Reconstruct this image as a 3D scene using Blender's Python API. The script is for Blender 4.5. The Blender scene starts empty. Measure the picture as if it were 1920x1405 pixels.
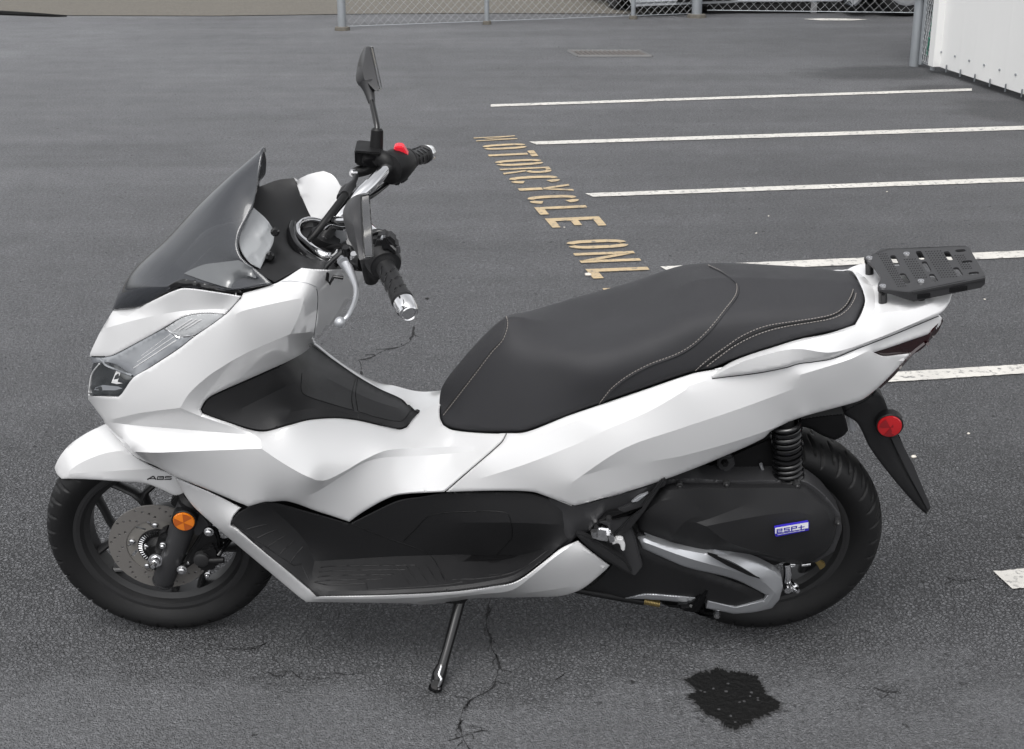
import bpy, bmesh, math, random
import numpy as np
from mathutils import Vector, Matrix
from mathutils.geometry import delaunay_2d_cdt
from mathutils.bvhtree import BVHTree
random.seed(7); rng = np.random.default_rng(7)
S = bpy.context.scene; C = S.collection

# ------------------------------------------------------------------ camera (solved from the photograph)
F, CH = 2719.0, 1.682
CX, CY = 960.0, 702.5
ROLL = math.radians(.3)
PITCH = math.atan((CY + 310) / F * math.cos(ROLL))
_f = np.array([0, math.cos(PITCH), -math.sin(PITCH)]); _r = np.array([1., 0, 0]); _u = np.cross(_r, _f)
_r2 = _r * math.cos(-ROLL) + _u * math.sin(-ROLL); _u2 = -_r * math.sin(-ROLL) + _u * math.cos(-ROLL)
CAMM = np.array([_r2, -_u2, _f]); CAM = np.array([0, 0, CH])
cd = bpy.data.cameras.new('camera'); cam = bpy.data.objects.new('camera', cd); C.objects.link(cam)
cam.matrix_world = Matrix(((_r2[0], _u2[0], -_f[0], 0), (_r2[1], _u2[1], -_f[1], 0), (_r2[2], _u2[2], -_f[2], CH), (0, 0, 0, 1)))
cd.sensor_fit = 'HORIZONTAL'; cd.sensor_width = 36; cd.lens = 36 * F / 1920; cd.clip_start = .05; cd.clip_end = 500
S.camera = cam

# ------------------------------------------------------------------ light: bright overcast
SUN_EL, SUN_AZ = math.radians(62), math.radians(200)
w = bpy.data.worlds.new('World'); S.world = w; w.use_nodes = True
nt = w.node_tree; nt.nodes.clear()
sky = nt.nodes.new('ShaderNodeTexSky'); sky.sky_type = 'NISHITA'; sky.sun_disc = False
sky.sun_elevation = SUN_EL; sky.sun_rotation = SUN_AZ; sky.air_density = 1.0; sky.dust_density = 4.0; sky.ozone_density = 1.0
hs = nt.nodes.new('ShaderNodeHueSaturation'); hs.inputs['Saturation'].default_value = .10
cn = nt.nodes.new('ShaderNodeTexNoise'); cn.inputs['Scale'].default_value = 1.6; cn.inputs['Detail'].default_value = 5
cr = nt.nodes.new('ShaderNodeMapRange'); cr.inputs[1].default_value = .3; cr.inputs[2].default_value = .7; cr.inputs[3].default_value = .8; cr.inputs[4].default_value = 1.25
tc = nt.nodes.new('ShaderNodeTexCoord'); mx = nt.nodes.new('ShaderNodeVectorMath'); mx.operation = 'SCALE'
bg = nt.nodes.new('ShaderNodeBackground'); bg.inputs['Strength'].default_value = .15
out = nt.nodes.new('ShaderNodeOutputWorld')
nt.links.new(tc.outputs['Generated'], cn.inputs['Vector']); nt.links.new(cn.outputs['Fac'], cr.inputs[0])
nt.links.new(sky.outputs[0], hs.inputs['Color']); nt.links.new(hs.outputs[0], mx.inputs[0]); nt.links.new(cr.outputs[0], mx.inputs['Scale'])
sx = nt.nodes.new('ShaderNodeSeparateXYZ'); nt.links.new(tc.outputs['Generated'], sx.inputs[0])
er = nt.nodes.new('ShaderNodeMapRange'); er.inputs[1].default_value = 0; er.inputs[2].default_value = 1; er.inputs[3].default_value = 1.32; er.inputs[4].default_value = 1.22; nt.links.new(sx.outputs['Z'], er.inputs[0])
mx2 = nt.nodes.new('ShaderNodeVectorMath'); mx2.operation = 'SCALE'; nt.links.new(mx.outputs[0], mx2.inputs[0]); nt.links.new(er.outputs[0], mx2.inputs['Scale'])
nt.links.new(mx2.outputs[0], bg.inputs['Color']); nt.links.new(bg.outputs[0], out.inputs['Surface'])
sl = bpy.data.lights.new('sun', 'SUN'); sl.energy = .8; sl.angle = math.radians(35); sl.color = (1, .985, .96)
so = bpy.data.objects.new('sun', sl); C.objects.link(so)
_d = Vector((math.sin(SUN_AZ) * math.cos(SUN_EL), math.cos(SUN_AZ) * math.cos(SUN_EL), math.sin(SUN_EL)))
so.rotation_euler = _d.to_track_quat('Z', 'Y').to_euler()
S.view_settings.view_transform = 'Standard'; S.view_settings.look = 'None'; S.view_settings.exposure = .35; S.view_settings.gamma = 1

# ------------------------------------------------------------------ projections
ROOT = np.array([-.764, 2.920, 0.]); YAW, LEAN = -.0036, .180
c_, s_ = math.cos(YAW), math.sin(YAW); _Rz = np.array([[c_, -s_, 0], [s_, c_, 0], [0, 0, 1]])
c_, s_ = math.cos(LEAN), math.sin(LEAN); _Rx = np.array([[1, 0, 0], [0, c_, -s_], [0, s_, c_]])
BR = _Rz @ _Rx
CAML = (CAM - ROOT) @ BR
def raydir(px, py): return np.array([(px - CX) / F, (py - CY) / F, 1.]) @ CAMM
def P(px, py, b):
    """pixel + half width b (positive = left side of the bike) -> bike coordinates"""
    dl = raydir(px, py) @ BR; t = (-b - CAML[1]) / dl[1]; return CAML + t * dl
def Q(p):
    q = (np.asarray(p, float) @ BR.T + ROOT - CAM) @ CAMM.T; return np.stack([CX + F * q[..., 0] / q[..., 2], CY + F * q[..., 1] / q[..., 2]], -1)
def G(px, py, z=0.):
    d = raydir(px, py); t = (z - CH) / d[2]; return CAM + t * d
ZT = {'Z1': (80, 230, .2633), 'Z2': (520, 60, .4128), 'Z3': (80, 540, .28466), 'Z4': (80, 780, .2918), 'Z5': (540, 560, .299),
      'Z6': (420, 860, .3854), 'Z8': (800, 440, .3125), 'R1': (1050, 720, .3698), 'R2': (1200, 430, .3915), 'R3': (1400, 440, .25)}
def T(z, *pts):
    ox, oy, s = ZT[z]; return [(ox + s * p[0], oy + s * p[1]) + tuple(p[2:]) for p in pts]

# ------------------------------------------------------------------ materials
def mat(name, col, rough=.5, metal=0, coat=0, spec=.5, bump=None, var=0, trans=0, alpha=1, ior=1.45, emit=None, crough=.05):
    m = bpy.data.materials.new(name); m.use_nodes = True; n = m.node_tree; b = n.nodes['Principled BSDF']
    b.inputs['Base Color'].default_value = (*col, 1); b.inputs['Roughness'].default_value = rough; b.inputs['Metallic'].default_value = metal
    b.inputs['Coat Weight'].default_value = coat; b.inputs['Coat Roughness'].default_value = crough; b.inputs['Specular IOR Level'].default_value = spec
    b.inputs['Transmission Weight'].default_value = trans; b.inputs['Alpha'].default_value = alpha; b.inputs['IOR'].default_value = ior
    tcn = n.nodes.new('ShaderNodeTexCoord')
    if bump:
        for sc, st in bump[:1]:
            nz = n.nodes.new('ShaderNodeTexNoise'); nz.inputs['Scale'].default_value = sc; nz.inputs['Detail'].default_value = 3
            bp = n.nodes.new('ShaderNodeBump'); bp.inputs['Strength'].default_value = st; bp.inputs['Distance'].default_value = .001
            n.links.new(tcn.outputs['Object'], nz.inputs['Vector']); n.links.new(nz.outputs['Fac'], bp.inputs['Height']); n.links.new(bp.outputs[0], b.inputs['Normal'])
    if var:
        nz = n.nodes.new('ShaderNodeTexNoise'); nz.inputs['Scale'].default_value = 14; nz.inputs['Detail'].default_value = 6
        mr = n.nodes.new('ShaderNodeMapRange'); mr.inputs[1].default_value = .3; mr.inputs[2].default_value = .7
        mr.inputs[3].default_value = max(rough - var, .02); mr.inputs[4].default_value = rough + var
        n.links.new(tcn.outputs['Object'], nz.inputs['Vector']); n.links.new(nz.outputs['Fac'], mr.inputs[0]); n.links.new(mr.outputs[0], b.inputs['Roughness'])
    return m
M_ = dict(
    white=mat('pearl_white_paint', (.63, .63, .634), .28, coat=1),
    black=mat('black_textured_plastic', (.0145, .0145, .0155), .52, spec=.4, bump=[(900, .35)], var=.06),
    dark=mat('dark_plastic', (.006, .006, .0065), .5, spec=.35, var=.08),
    gloss=mat('gloss_black', (.005, .005, .0055), .16, coat=.5, spec=.4),
    grey=mat('grey_plastic', (.034, .034, .036), .4, spec=.45, bump=[(700, .25)], var=.06),
    seat=mat('seat_vinyl', (.030, .030, .033), .58, spec=.38, bump=[(1300, .6)], var=.05),
    thread=mat('seat_thread', (.26, .24, .225), .8),
    tyre=mat('tyre_rubber', (.009, .009, .0095), .55, spec=.35, bump=[(500, .3)], var=.1),
    rim=mat('rim_paint', (.028, .028, .029), .35, metal=.2, var=.06),
    disc=mat('brake_steel', (.20, .19, .18), .38, metal=.35, var=.08),
    carrier=mat('disc_carrier_metal', (.22, .21, .195), .45, metal=.3, var=.08),
    chrome=mat('chrome', (.82, .82, .83), .06, metal=1),
    steel=mat('bright_steel', (.6, .6, .61), .25, metal=1),
    silver=mat('silver_paint', (.42, .43, .45), .36, metal=.55, coat=.4, var=.03),
    rubber=mat('grip_rubber', (.014, .014, .015), .55, bump=[(600, .3)]),
    amber=mat('amber_reflector', (.75, .20, .01), .15, coat=1),
    red=mat('red_reflector', (.42, .008, .012), .15, coat=1),
    redsw=mat('red_switch', (.75, .02, .04), .3),
    tail=mat('tail_lamp_lens', (.018, .003, .004), .08, coat=1),
    lens=mat('lamp_lens', (.20, .21, .225), .12, coat=1),
    lensd=mat('lamp_lens_dark', (.015, .018, .02), .08, coat=1),
    lensl=mat('lamp_reflector', (.50, .51, .52), .2, coat=1, bump=[(160, 1.0)]),
    tint=mat('tinted_screen', (.035, .038, .045), .08, coat=1, alpha=.72),
    flange=mat('screen_flange', (.10, .105, .11), .18, coat=1),
    clear=mat('clear_screen', (.30, .31, .32), .12, coat=1),
    brass=mat('brass', (.32, .24, .10), .35, metal=.8),
    badge=mat('badge_silver', (.75, .76, .80), .3), blue=mat('badge_blue', (.03, .02, .36), .3),
    ink=mat('black_ink', (.01, .01, .01), .4))

# ------------------------------------------------------------------ object helpers
def link(name, me, m, parent=None):
    o = bpy.data.objects.new(name, me); C.objects.link(o)
    if m is not None: me.materials.append(m)
    if parent is not None: o.parent = parent
    return o
def tag(o, label=None, cat=None, group=None, kind=None):
    for k, v in (('label', label), ('category', cat), ('group', group), ('kind', kind)):
        if v: o[k] = v
    return o
BVH = {}
def mesh(name, vs, fs, m, parent=None, smooth=True, ang=35, reg=None, sharp=None):
    me = bpy.data.meshes.new(name); me.from_pydata([tuple(map(float, v)) for v in vs], [], [tuple(map(int, f)) for f in fs]); me.validate(); me.update()
    if smooth:
        me.shade_smooth(); me.set_sharp_from_angle(angle=math.radians(ang))
    if sharp and smooth:     # styling creases: keep a hard edge where the surface really folds
        me.update(); at_ = me.attributes.get('sharp_edge') or me.attributes.new('sharp_edge', 'BOOLEAN', 'EDGE'); fn = {}; sh_ = set(sharp)
        for p_ in me.polygons:
            for ek in p_.edge_keys:
                if ek in sh_: fn.setdefault(ek, []).append(p_.normal)
        for e_ in me.edges:
            k_ = tuple(sorted(e_.vertices))
            if k_ in fn and len(fn[k_]) == 2 and fn[k_][0].angle(fn[k_][1], 0) > math.radians(5): at_.data[e_.index].value = True
    if reg: BVH[reg] = BVHTree.FromPolygons([tuple(map(float, v)) for v in vs], [tuple(map(int, f)) for f in fs])
    return link(name, me, m, parent)
def on(px, py, reg, off=.0):
    d = raydir(px, py) @ BR; d = d / np.linalg.norm(d); best = None
    for r in reg:
        h = BVH[r].ray_cast(Vector(CAML), Vector(d))
        if h[0] is not None and (best is None or h[3] < best[3]): best = h
    if best is None: return None
    n = np.array(best[1]); n = n if n @ d < 0 else -n
    return np.array(best[0]) + n * off
def catmull(pts, closed, step=4., thr=30):
    pts = [np.array(p, float) for p in pts]; n = len(pts); out = []
    def corner(i):
        if not closed and (i == 0 or i == n - 1): return True
        a, b, c = pts[(i - 1) % n], pts[i % n], pts[(i + 1) % n]
        u, v = (b - a)[:2], (c - b)[:2]; d = u @ v / (np.linalg.norm(u) * np.linalg.norm(v) + 1e-9)
        return math.degrees(math.acos(max(-1, min(1, d)))) > thr
    for i in range(n if closed else n - 1):
        p1, p2 = pts[i], pts[(i + 1) % n]
        L = np.linalg.norm((p2 - p1)[:2])
        if L < 1e-6: continue
        p0 = pts[(i - 1) % n] if not corner(i) else 2 * p1 - p2
        p3 = pts[(i + 2) % n] if not corner(i + 1) else 2 * p2 - p1
        m1 = (p2 - p0); m2 = (p3 - p1)
        l0, l2 = np.linalg.norm((p1 - p0)[:2]), np.linalg.norm((p3 - p2)[:2])
        m1 = m1 * L / (L + l0 + 1e-9); m2 = m2 * L / (L + l2 + 1e-9)
        k = max(1, int(round(L / step))); z0 = len(p1) > 2 and abs(p1[2]) < 1e-9 and abs(p2[2]) < 1e-9
        for j in range(k):
            t = j / k; t2, t3 = t * t, t * t * t
            q_ = (2*t3-3*t2+1)*p1 + (t3-2*t2+t)*m1 + (-2*t3+3*t2)*p2 + (t3-t2)*m2
            if z0: q_[2] = 0.       # centre-line runs stay exactly on the centre plane
            out.append(q_)
    if not closed: out.append(pts[-1])
    return out
def segdist(X, A, B):
    d = B - A; L = (d * d).sum(1) + 1e-12
    t = np.clip(((X[:, None, :] - A[None]) * d[None]).sum(2) / L[None], 0, 1)
    return np.linalg.norm(X[:, None, :] - (A[None] + t[..., None] * d[None]), axis=2)
def inside(X, poly):
    x, y = X[:, 0], X[:, 1]; r = np.zeros(len(X), bool); n = len(poly)
    for i in range(n):
        a, b = poly[i], poly[(i + 1) % n]
        if a[1] == b[1]: continue
        k = ((a[1] > y) != (b[1] > y)) & (x < (b[0] - a[0]) * (y - a[1]) / (b[1] - a[1]) + a[0]); r ^= k
    return r
def panel(name, outline, m, parent, lines=(), bulge=0., bpow=.6, step=7., roll=(3., .004), skirt=.014, thick=None, mirror=True,
          holes=(), reg=None, ang=50, thr=30, both=False, xf=None, soft=0, fair=None, cw=.03, it=500):
    """A sculpted cover: outline and feature lines carry their own half width; the surface between them is relaxed like a
    stretched skin, rolled at the edge, given a skirt (or a full thickness) and mirrored to the other side of the bike."""
    O = catmull(outline, True, step * .8, thr); L = [catmull(l, False, step * .8, thr) for l in lines]
    Hs = [catmull(h, True, step * .6, 50) for h in holes]
    poly = np.array([p[:2] for p in O]); free = [(O[i], O[(i + 1) % len(O)]) for i in range(len(O)) if not (abs(O[i][2]) < 1e-6 and abs(O[(i + 1) % len(O)][2]) < 1e-6)]
    for h in Hs: free += [(h[i], h[(i + 1) % len(h)]) for i in range(len(h))]
    fa = np.array([a[:2] for a, b in free]); fb = np.array([b[:2] for a, b in free])
    pts = list(O); edges = [(i, (i + 1) % len(O)) for i in range(len(O))]
    for h in Hs:
        k = len(pts); pts += h; edges += [(k + i, k + (i + 1) % len(h)) for i in range(len(h))]
    for l in L:
        k = len(pts); pts += l; edges += [(k + i, k + i + 1) for i in range(len(l) - 1)]
    con = np.array([p[:2] for p in pts]); nc = len(pts)
    ca = np.array([pts[a][:2] for a, b in edges]); cb = np.array([pts[b][:2] for a, b in edges])
    x0, y0 = poly.min(0); x1, y1 = poly.max(0)
    gx = []; row = 0; yy = y0
    while yy < y1:
        xs = np.arange(x0 + (row % 2) * step / 2, x1, step); gx += [(x, yy) for x in xs]; yy += step * .866; row += 1
    gx = np.array(gx) if gx else np.zeros((0, 2))
    gx = gx[inside(gx, poly)]
    for h in Hs: gx = gx[~inside(gx, np.array([p[:2] for p in h]))]
    if len(gx): gx = gx[segdist(gx, ca, cb).min(1) > step * .5]
    if roll and roll[1]:
        if len(gx): gx = gx[segdist(gx, fa, fb).min(1) > roll[0] + step * .35]
        ring = []
        for a, b in free:
            d = (b - a)[:2]; ln = np.linalg.norm(d)
            if ln < 1e-6: continue
            nn = np.array([-d[1], d[0]]) / ln; mid = (a + b)[:2] / 2
            for fr in (.35, 1.0):
                for sg in (1, -1): ring.append(mid + sg * nn * roll[0] * fr)
        ring = np.array(ring); ring = ring[inside(ring, poly)]
        for h in Hs: ring = ring[~inside(ring, np.array([p[:2] for p in h]))]
        if len(L) and len(ring):
            la = np.array([l[i][:2] for l in L for i in range(len(l) - 1)]); lb = np.array([l[i + 1][:2] for l in L for i in range(len(l) - 1)])
            ring = ring[segdist(ring, la, lb).min(1) > roll[0] * .4]
        if len(ring): ring = ring[segdist(ring, fa, fb).min(1) > roll[0] * .28]
        gx = np.vstack([gx, ring]) if len(ring) else gx
    allp = [Vector(p[:2]) for p in pts] + [Vector(p) for p in gx]
    vo, eo, fo, ov, oe, of = delaunay_2d_cdt(allp, edges, [], 0, 1e-4)
    V2 = np.array([tuple(v) for v in vo]); 
    B = np.full(len(V2), np.nan)
    for i, o in enumerate(ov):
        bs = [pts[k][2] for k in o if k < nc]
        if bs: B[i] = min(bs, key=abs) if any(abs(b) < 1e-6 for b in bs) else sum(bs) / len(bs)
    tri = []
    for f in fo: tri.append(f)
    tri = np.array(tri); cen = V2[tri].mean(1); keep = inside(cen, poly)
    for h in Hs: keep &= ~inside(cen, np.array([p[:2] for p in h]))
    ar = (V2[tri[:, 1]] - V2[tri[:, 0]]); br_ = (V2[tri[:, 2]] - V2[tri[:, 0]]); cr_ = ar[:, 0] * br_[:, 1] - ar[:, 1] * br_[:, 0]
    keep &= np.abs(cr_) > 1e-3; tri = tri[keep]; cr_ = cr_[keep]
    tri[cr_ > 0] = tri[cr_ > 0][:, ::-1]           # picture-anticlockwise so that normals face out
    # new vertices on constraint edges (crossings): interpolate from nearest constraint
    known = ~np.isnan(B)
    unk = np.where(~known)[0]
    if len(unk):
        D = segdist(V2[unk], ca, cb); j = D.argmin(1); near = D[np.arange(len(unk)), j] < 1e-3
        for q, e in zip(unk[near], j[near]):
            a, b = pts[edges[e][0]], pts[edges[e][1]]; t = np.linalg.norm(V2[q] - a[:2]) / (np.linalg.norm((b - a)[:2]) + 1e-9); B[q] = a[2] + (b[2] - a[2]) * t
    known = ~np.isnan(B)
    es = set()
    for t in tri:
        for a, b in ((t[0], t[1]), (t[1], t[2]), (t[2], t[0])): es.add((min(a, b), max(a, b)))
    E_ = np.array(list(es)); wgt = 1 / (np.linalg.norm(V2[E_[:, 0]] - V2[E_[:, 1]], axis=1) + .5); n = len(V2)
    used = np.zeros(n, bool); used[tri.ravel()] = True
    fr = ~known & used
    def solve(rhs, x):
        def A(v):
            d = wgt * (v[E_[:, 0]] - v[E_[:, 1]]); return np.bincount(E_[:, 0], d, n) - np.bincount(E_[:, 1], d, n)
        r = np.where(fr, rhs - A(x), 0); p = r.copy(); rs = r @ r; lim = max(rs * 1e-12, 1e-16)
        for _ in range(600):
            if rs < lim: break
            Ap = np.where(fr, A(p), 0); al = rs / (p @ Ap + 1e-30); x = x + al * p; r = r - al * Ap; r2 = r @ r; p = r + (r2 / rs) * p; rs = r2
        return x
    x = np.where(known, B, 0); x[~known] = np.nanmean(B); B = solve(np.zeros(n), x)
    if fair:      # taut fairing: nearly flat between feature lines, bending freely only across them
        t0, t1, t2 = tri[:, 0], tri[:, 1], tri[:, 2]; X = V2
        A2 = (X[t1, 0] - X[t0, 0]) * (X[t2, 1] - X[t0, 1]) - (X[t1, 1] - X[t0, 1]) * (X[t2, 0] - X[t0, 0])
        gxc = np.stack([X[t1, 1] - X[t2, 1], X[t2, 1] - X[t0, 1], X[t0, 1] - X[t1, 1]], 1) / A2[:, None]
        gyc = np.stack([X[t2, 0] - X[t1, 0], X[t0, 0] - X[t2, 0], X[t1, 0] - X[t0, 0]], 1) / A2[:, None]
        ed_ = {}
        for k, t in enumerate(tri):
            for a, b in ((t[0], t[1]), (t[1], t[2]), (t[2], t[0])): ed_.setdefault((min(a, b), max(a, b)), []).append(k)
        pr = [(a, b, v[0], v[1]) for (a, b), v in ed_.items() if len(v) == 2]
        pr = np.array(pr); mid = (X[pr[:, 0]] + X[pr[:, 1]]) / 2; Lq = ((X[pr[:, 0]] - X[pr[:, 1]]) ** 2).sum(1)
        we = Lq / ((np.abs(A2[pr[:, 2]]) + np.abs(A2[pr[:, 3]])) / 2)
        if L and cw < 1:
            la = np.array([l[i][:2] for l in L for i in range(len(l) - 1)]); lb = np.array([l[i + 1][:2] for l in L for i in range(len(l) - 1)])
            dm = np.minimum.reduce([segdist(q, la, lb).min(1) for q in (mid, X[pr[:, 0]] * .8 + X[pr[:, 1]] * .2, X[pr[:, 0]] * .2 + X[pr[:, 1]] * .8)] if False else [np.maximum(segdist(X[pr[:, 0]] * .8 + X[pr[:, 1]] * .2, la, lb).min(1), segdist(X[pr[:, 0]] * .2 + X[pr[:, 1]] * .8, la, lb).min(1))])
            we = np.where(dm < .25, we * cw, we); crs = pr[dm < .25][:, :2]
        id6 = np.concatenate([tri[pr[:, 2]], tri[pr[:, 3]]], 1); cx6 = np.concatenate([gxc[pr[:, 2]], -gxc[pr[:, 3]]], 1); cy6 = np.concatenate([gyc[pr[:, 2]], -gyc[pr[:, 3]]], 1)
        hard = np.zeros(n, bool); hard |= known & (np.abs(np.where(known, B, 1)) < 1e-6); fre = used & ~hard
        mu = np.where(known, fair, 0.); B0 = B.copy()
        def H(v):
            q = v[id6]; ax = (q * cx6).sum(1) * we; ay = (q * cy6).sum(1) * we
            return np.bincount(id6.ravel(), (cx6 * ax[:, None] + cy6 * ay[:, None]).ravel(), n) + mu * v
        dgn = np.bincount(id6.ravel(), ((cx6 ** 2 + cy6 ** 2) * we[:, None]).ravel(), n) + mu + 1e-9
        r = np.where(fre, mu * B0 - H(B), 0); z = r / dgn; p = z.copy(); rz = r @ z
        for _ in range(it):
            Ap = np.where(fre, H(p), 0); al = rz / (p @ Ap + 1e-30); B = B + al * p; r = r - al * Ap; z = r / dgn; r2 = r @ z
            if r2 < 1e-16: break
            p = z + (r2 / rz) * p; rz = r2
    if bulge:
        dg = np.bincount(E_[:, 0], wgt, n) + np.bincount(E_[:, 1], wgt, n)
        u = solve(np.where(fr, 1., 0.), np.zeros(n)); u[known] = 0
        if u.max() > 0: B = B + bulge * np.clip(u / u.max(), 0, 1) ** bpow
    if soft:   # relax creases a little so that ridges read as rounded
        brd = np.zeros(n, bool)
        cnt = {}
        for t in tri:
            for a, b in ((t[0], t[1]), (t[1], t[2]), (t[2], t[0])):
                k = (min(a, b), max(a, b)); cnt[k] = cnt.get(k, 0) + 1
        for k, v in cnt.items():
            if v == 1: brd[k[0]] = brd[k[1]] = True
        wsum = np.bincount(E_[:, 0], wgt, n) + np.bincount(E_[:, 1], wgt, n)
        for _ in range(soft):
            av = (np.bincount(E_[:, 0], wgt * B[E_[:, 1]], n) + np.bincount(E_[:, 1], wgt * B[E_[:, 0]], n)) / np.maximum(wsum, 1e-9)
            B = np.where(brd | ~used, B, B * .5 + av * .5)
    if roll and roll[1]:
        d = segdist(V2, fa, fb).min(1); t = np.clip(1 - d / roll[0], 0, 1); B = B - roll[1] * (1 - np.sqrt(1 - t * t)) * np.sign(B + 1e-9) * (np.abs(B) > 1e-6)
    shp = []
    idx = -np.ones(n, int); ui = np.where(used)[0]; idx[ui] = range(len(ui))
    V = [P(V2[i][0], V2[i][1], B[i]) for i in ui]; Fc = [tuple(idx[t]) for t in tri]
    V = np.array(V); zero = np.abs(V[:, 1]) < 2e-4; twin = mirror and not zero.any(); mirror = mirror and not twin
    if fair and cw < 1 and L: shp = [tuple(sorted((int(idx[a]), int(idx[b])))) for a, b in crs]
    if thick:
        cnt = {}
        for t in Fc:
            for a, b in ((t[0], t[1]), (t[1], t[2]), (t[2], t[0])): cnt[(a, b)] = 1
        bd = [(a, b) for (a, b) in cnt if (b, a) not in cnt]
        k = len(V); Bk = V + np.array([0, thick, 0]); V = np.vstack([V, Bk])
        Fc = Fc + [tuple(i + k for i in t[::-1]) for t in Fc] + [(b, a, a + k, b + k) for a, b in bd]
        if mirror:
            k = len(V); V = np.vstack([V, V * [1, -1, 1]]); Fc = Fc + [tuple(i + k for i in t[::-1]) for t in Fc]
    else:
        if mirror:
            k = len(V); mp = {}; ex = []
            for i in range(k):
                if zero[i]: mp[i] = i; V[i][1] = 0
                else: mp[i] = k + len(ex); ex.append(V[i] * [1, -1, 1])
            if ex: V = np.vstack([V, np.array(ex)])
            Fc = Fc + [tuple(mp[i] for i in t[::-1]) for t in Fc]; shp = shp + [tuple(sorted((mp[a], mp[b]))) for a, b in shp]
        if skirt:
            nrm = np.zeros_like(V)
            for t in Fc:
                c = np.cross(V[t[1]] - V[t[0]], V[t[2]] - V[t[0]])
                for i in t: nrm[i] += c
            nrm /= np.linalg.norm(nrm, axis=1)[:, None] + 1e-12
            cnt = {}
            for t in Fc:
                for a, b in ((t[0], t[1]), (t[1], t[2]), (t[2], t[0])): cnt[(a, b)] = 1
            bd = [(a, b) for (a, b) in cnt if (b, a) not in cnt]
            bv = sorted({i for e in bd for i in e}); mp = {v: len(V) + j for j, v in enumerate(bv)}
            V = np.vstack([V, V[bv] - nrm[bv] * skirt])
            Fc = Fc + [(b, a, mp[a], mp[b]) for a, b in bd]
    if xf is not None: V = xf(V)
    if twin: mesh(name, V * [1, -1, 1], [t[::-1] for t in Fc], m, parent, True, ang, reg + '_r' if reg else None, shp)
    return mesh(name, V, Fc, m, parent, True, ang, reg, shp)

def frame_at(t):
    t = t / np.linalg.norm(t); a = np.array([0, 0, 1.]) if abs(t[2]) < .9 else np.array([1., 0, 0])
    u = np.cross(a, t); u /= np.linalg.norm(u); return t, u, np.cross(t, u)
def sweep(pts, rad, n=10, closed=False, ell=1.):
    pts = [np.array(p, float) for p in pts]; k = len(pts); vs = []; fs = []
    rad = rad if hasattr(rad, '__len__') else [rad] * k
    u0 = None
    for i in range(k):
        a = pts[(i - 1) % k] if closed else pts[max(i - 1, 0)]; b = pts[(i + 1) % k] if closed else pts[min(i + 1, k - 1)]
        t = b - a; t = t / (np.linalg.norm(t) + 1e-12)
        if u0 is None: _, u, v = frame_at(t)
        else:
            u = u0 - t * (u0 @ t); u /= np.linalg.norm(u) + 1e-12; v = np.cross(t, u)
        u0 = u
        for j in range(n):
            th = 2 * math.pi * j / n; vs.append(pts[i] + (u * math.cos(th) + v * math.sin(th) * ell) * rad[i])
    for i in range(k if closed else k - 1):
        for j in range(n):
            a = i * n + j; b = i * n + (j + 1) % n; c = ((i + 1) % k) * n + (j + 1) % n; d = ((i + 1) % k) * n + j; fs.append((a, b, c, d))
    if not closed:
        fs.append(tuple(range(n))[::-1]); fs.append(tuple((k - 1) * n + j for j in range(n)))
    return vs, fs
def tube(name, pts, rad, m, parent, n=10, closed=False, smooth_path=True, reg=None, steps=5, ell=1.):
    pts = [np.array(p, float) for p in pts]
    if smooth_path and len(pts) > 2:
        rad = list(rad) if hasattr(rad, '__len__') else [rad] * len(pts)
        q = []; rr = []; k = len(pts)
        for i in range(k if closed else k - 1):
            p1, p2 = pts[i], pts[(i + 1) % k]; p0 = pts[(i - 1) % k] if (closed or i > 0) else 2 * p1 - p2; p3 = pts[(i + 2) % k] if (closed or i + 2 < k) else 2 * p2 - p1
            for j in range(steps):
                t = j / steps; t2 = t * t; t3 = t2 * t
                q.append(.5 * (2*p1 + (p2-p0)*t + (2*p0-5*p1+4*p2-p3)*t2 + (-p0+3*p1-3*p2+p3)*t3)); rr.append(rad[i] * (1 - t) + rad[(i + 1) % k] * t)
        if not closed: q.append(pts[-1]); rr.append(rad[-1])
        pts, rad = q, rr
    vs, fs = sweep(pts, rad, n, closed, ell); return mesh(name, vs, fs, m, parent, True, 50, reg)
def lathe(name, prof, cen, axis, m, parent, n=48, a0=0, a1=2 * math.pi, ang=35, reg=None):
    """prof: (radius, distance along axis)"""
    t, u, v = frame_at(np.array(axis, float)); cen = np.array(cen, float); vs = []; fs = []; k = len(prof); full = abs(a1 - a0 - 2 * math.pi) < 1e-6
    cols = n if full else n + 1
    for i in range(cols):
        th = a0 + (a1 - a0) * i / n; d = u * math.cos(th) + v * math.sin(th)
        for r, h in prof: vs.append(cen + d * r + t * h)
    for i in range(n):
        for j in range(k - 1):
            a = i * k + j; b = ((i + 1) % cols) * k + j; fs.append((a, b, b + 1, a + 1))
    loop = prof[0] == prof[-1]
    if full and not loop and prof[0][0] > 1e-6: fs.append(tuple(i * k for i in range(n)))
    if full and not loop and prof[-1][0] > 1e-6: fs.append(tuple(i * k + k - 1 for i in range(n))[::-1])
    return mesh(name, vs, fs, m, parent, True, ang, reg)
def prism(name, poly, d, m, parent, bev=.0015, smooth=True, reg=None):
    """closed prism: poly = 3-D points (planar), d = extrusion vector, bevelled"""
    bm = bmesh.new(); vs = [bm.verts.new(tuple(p)) for p in poly]; f = bm.faces.new(vs)
    r = bmesh.ops.extrude_face_region(bm, geom=[f]); nv = [g for g in r['geom'] if isinstance(g, bmesh.types.BMVert)]
    bmesh.ops.translate(bm, verts=nv, vec=Vector(d)); bmesh.ops.recalc_face_normals(bm, faces=bm.faces)
    if bev: bmesh.ops.bevel(bm, geom=list(bm.edges), offset=bev, segments=2, affect='EDGES', clamp_overlap=True)
    me = bpy.data.meshes.new(name); bm.to_mesh(me); bm.free()
    me.shade_smooth(); me.set_sharp_from_angle(angle=math.radians(40))
    return link(name, me, m, parent)
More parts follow.
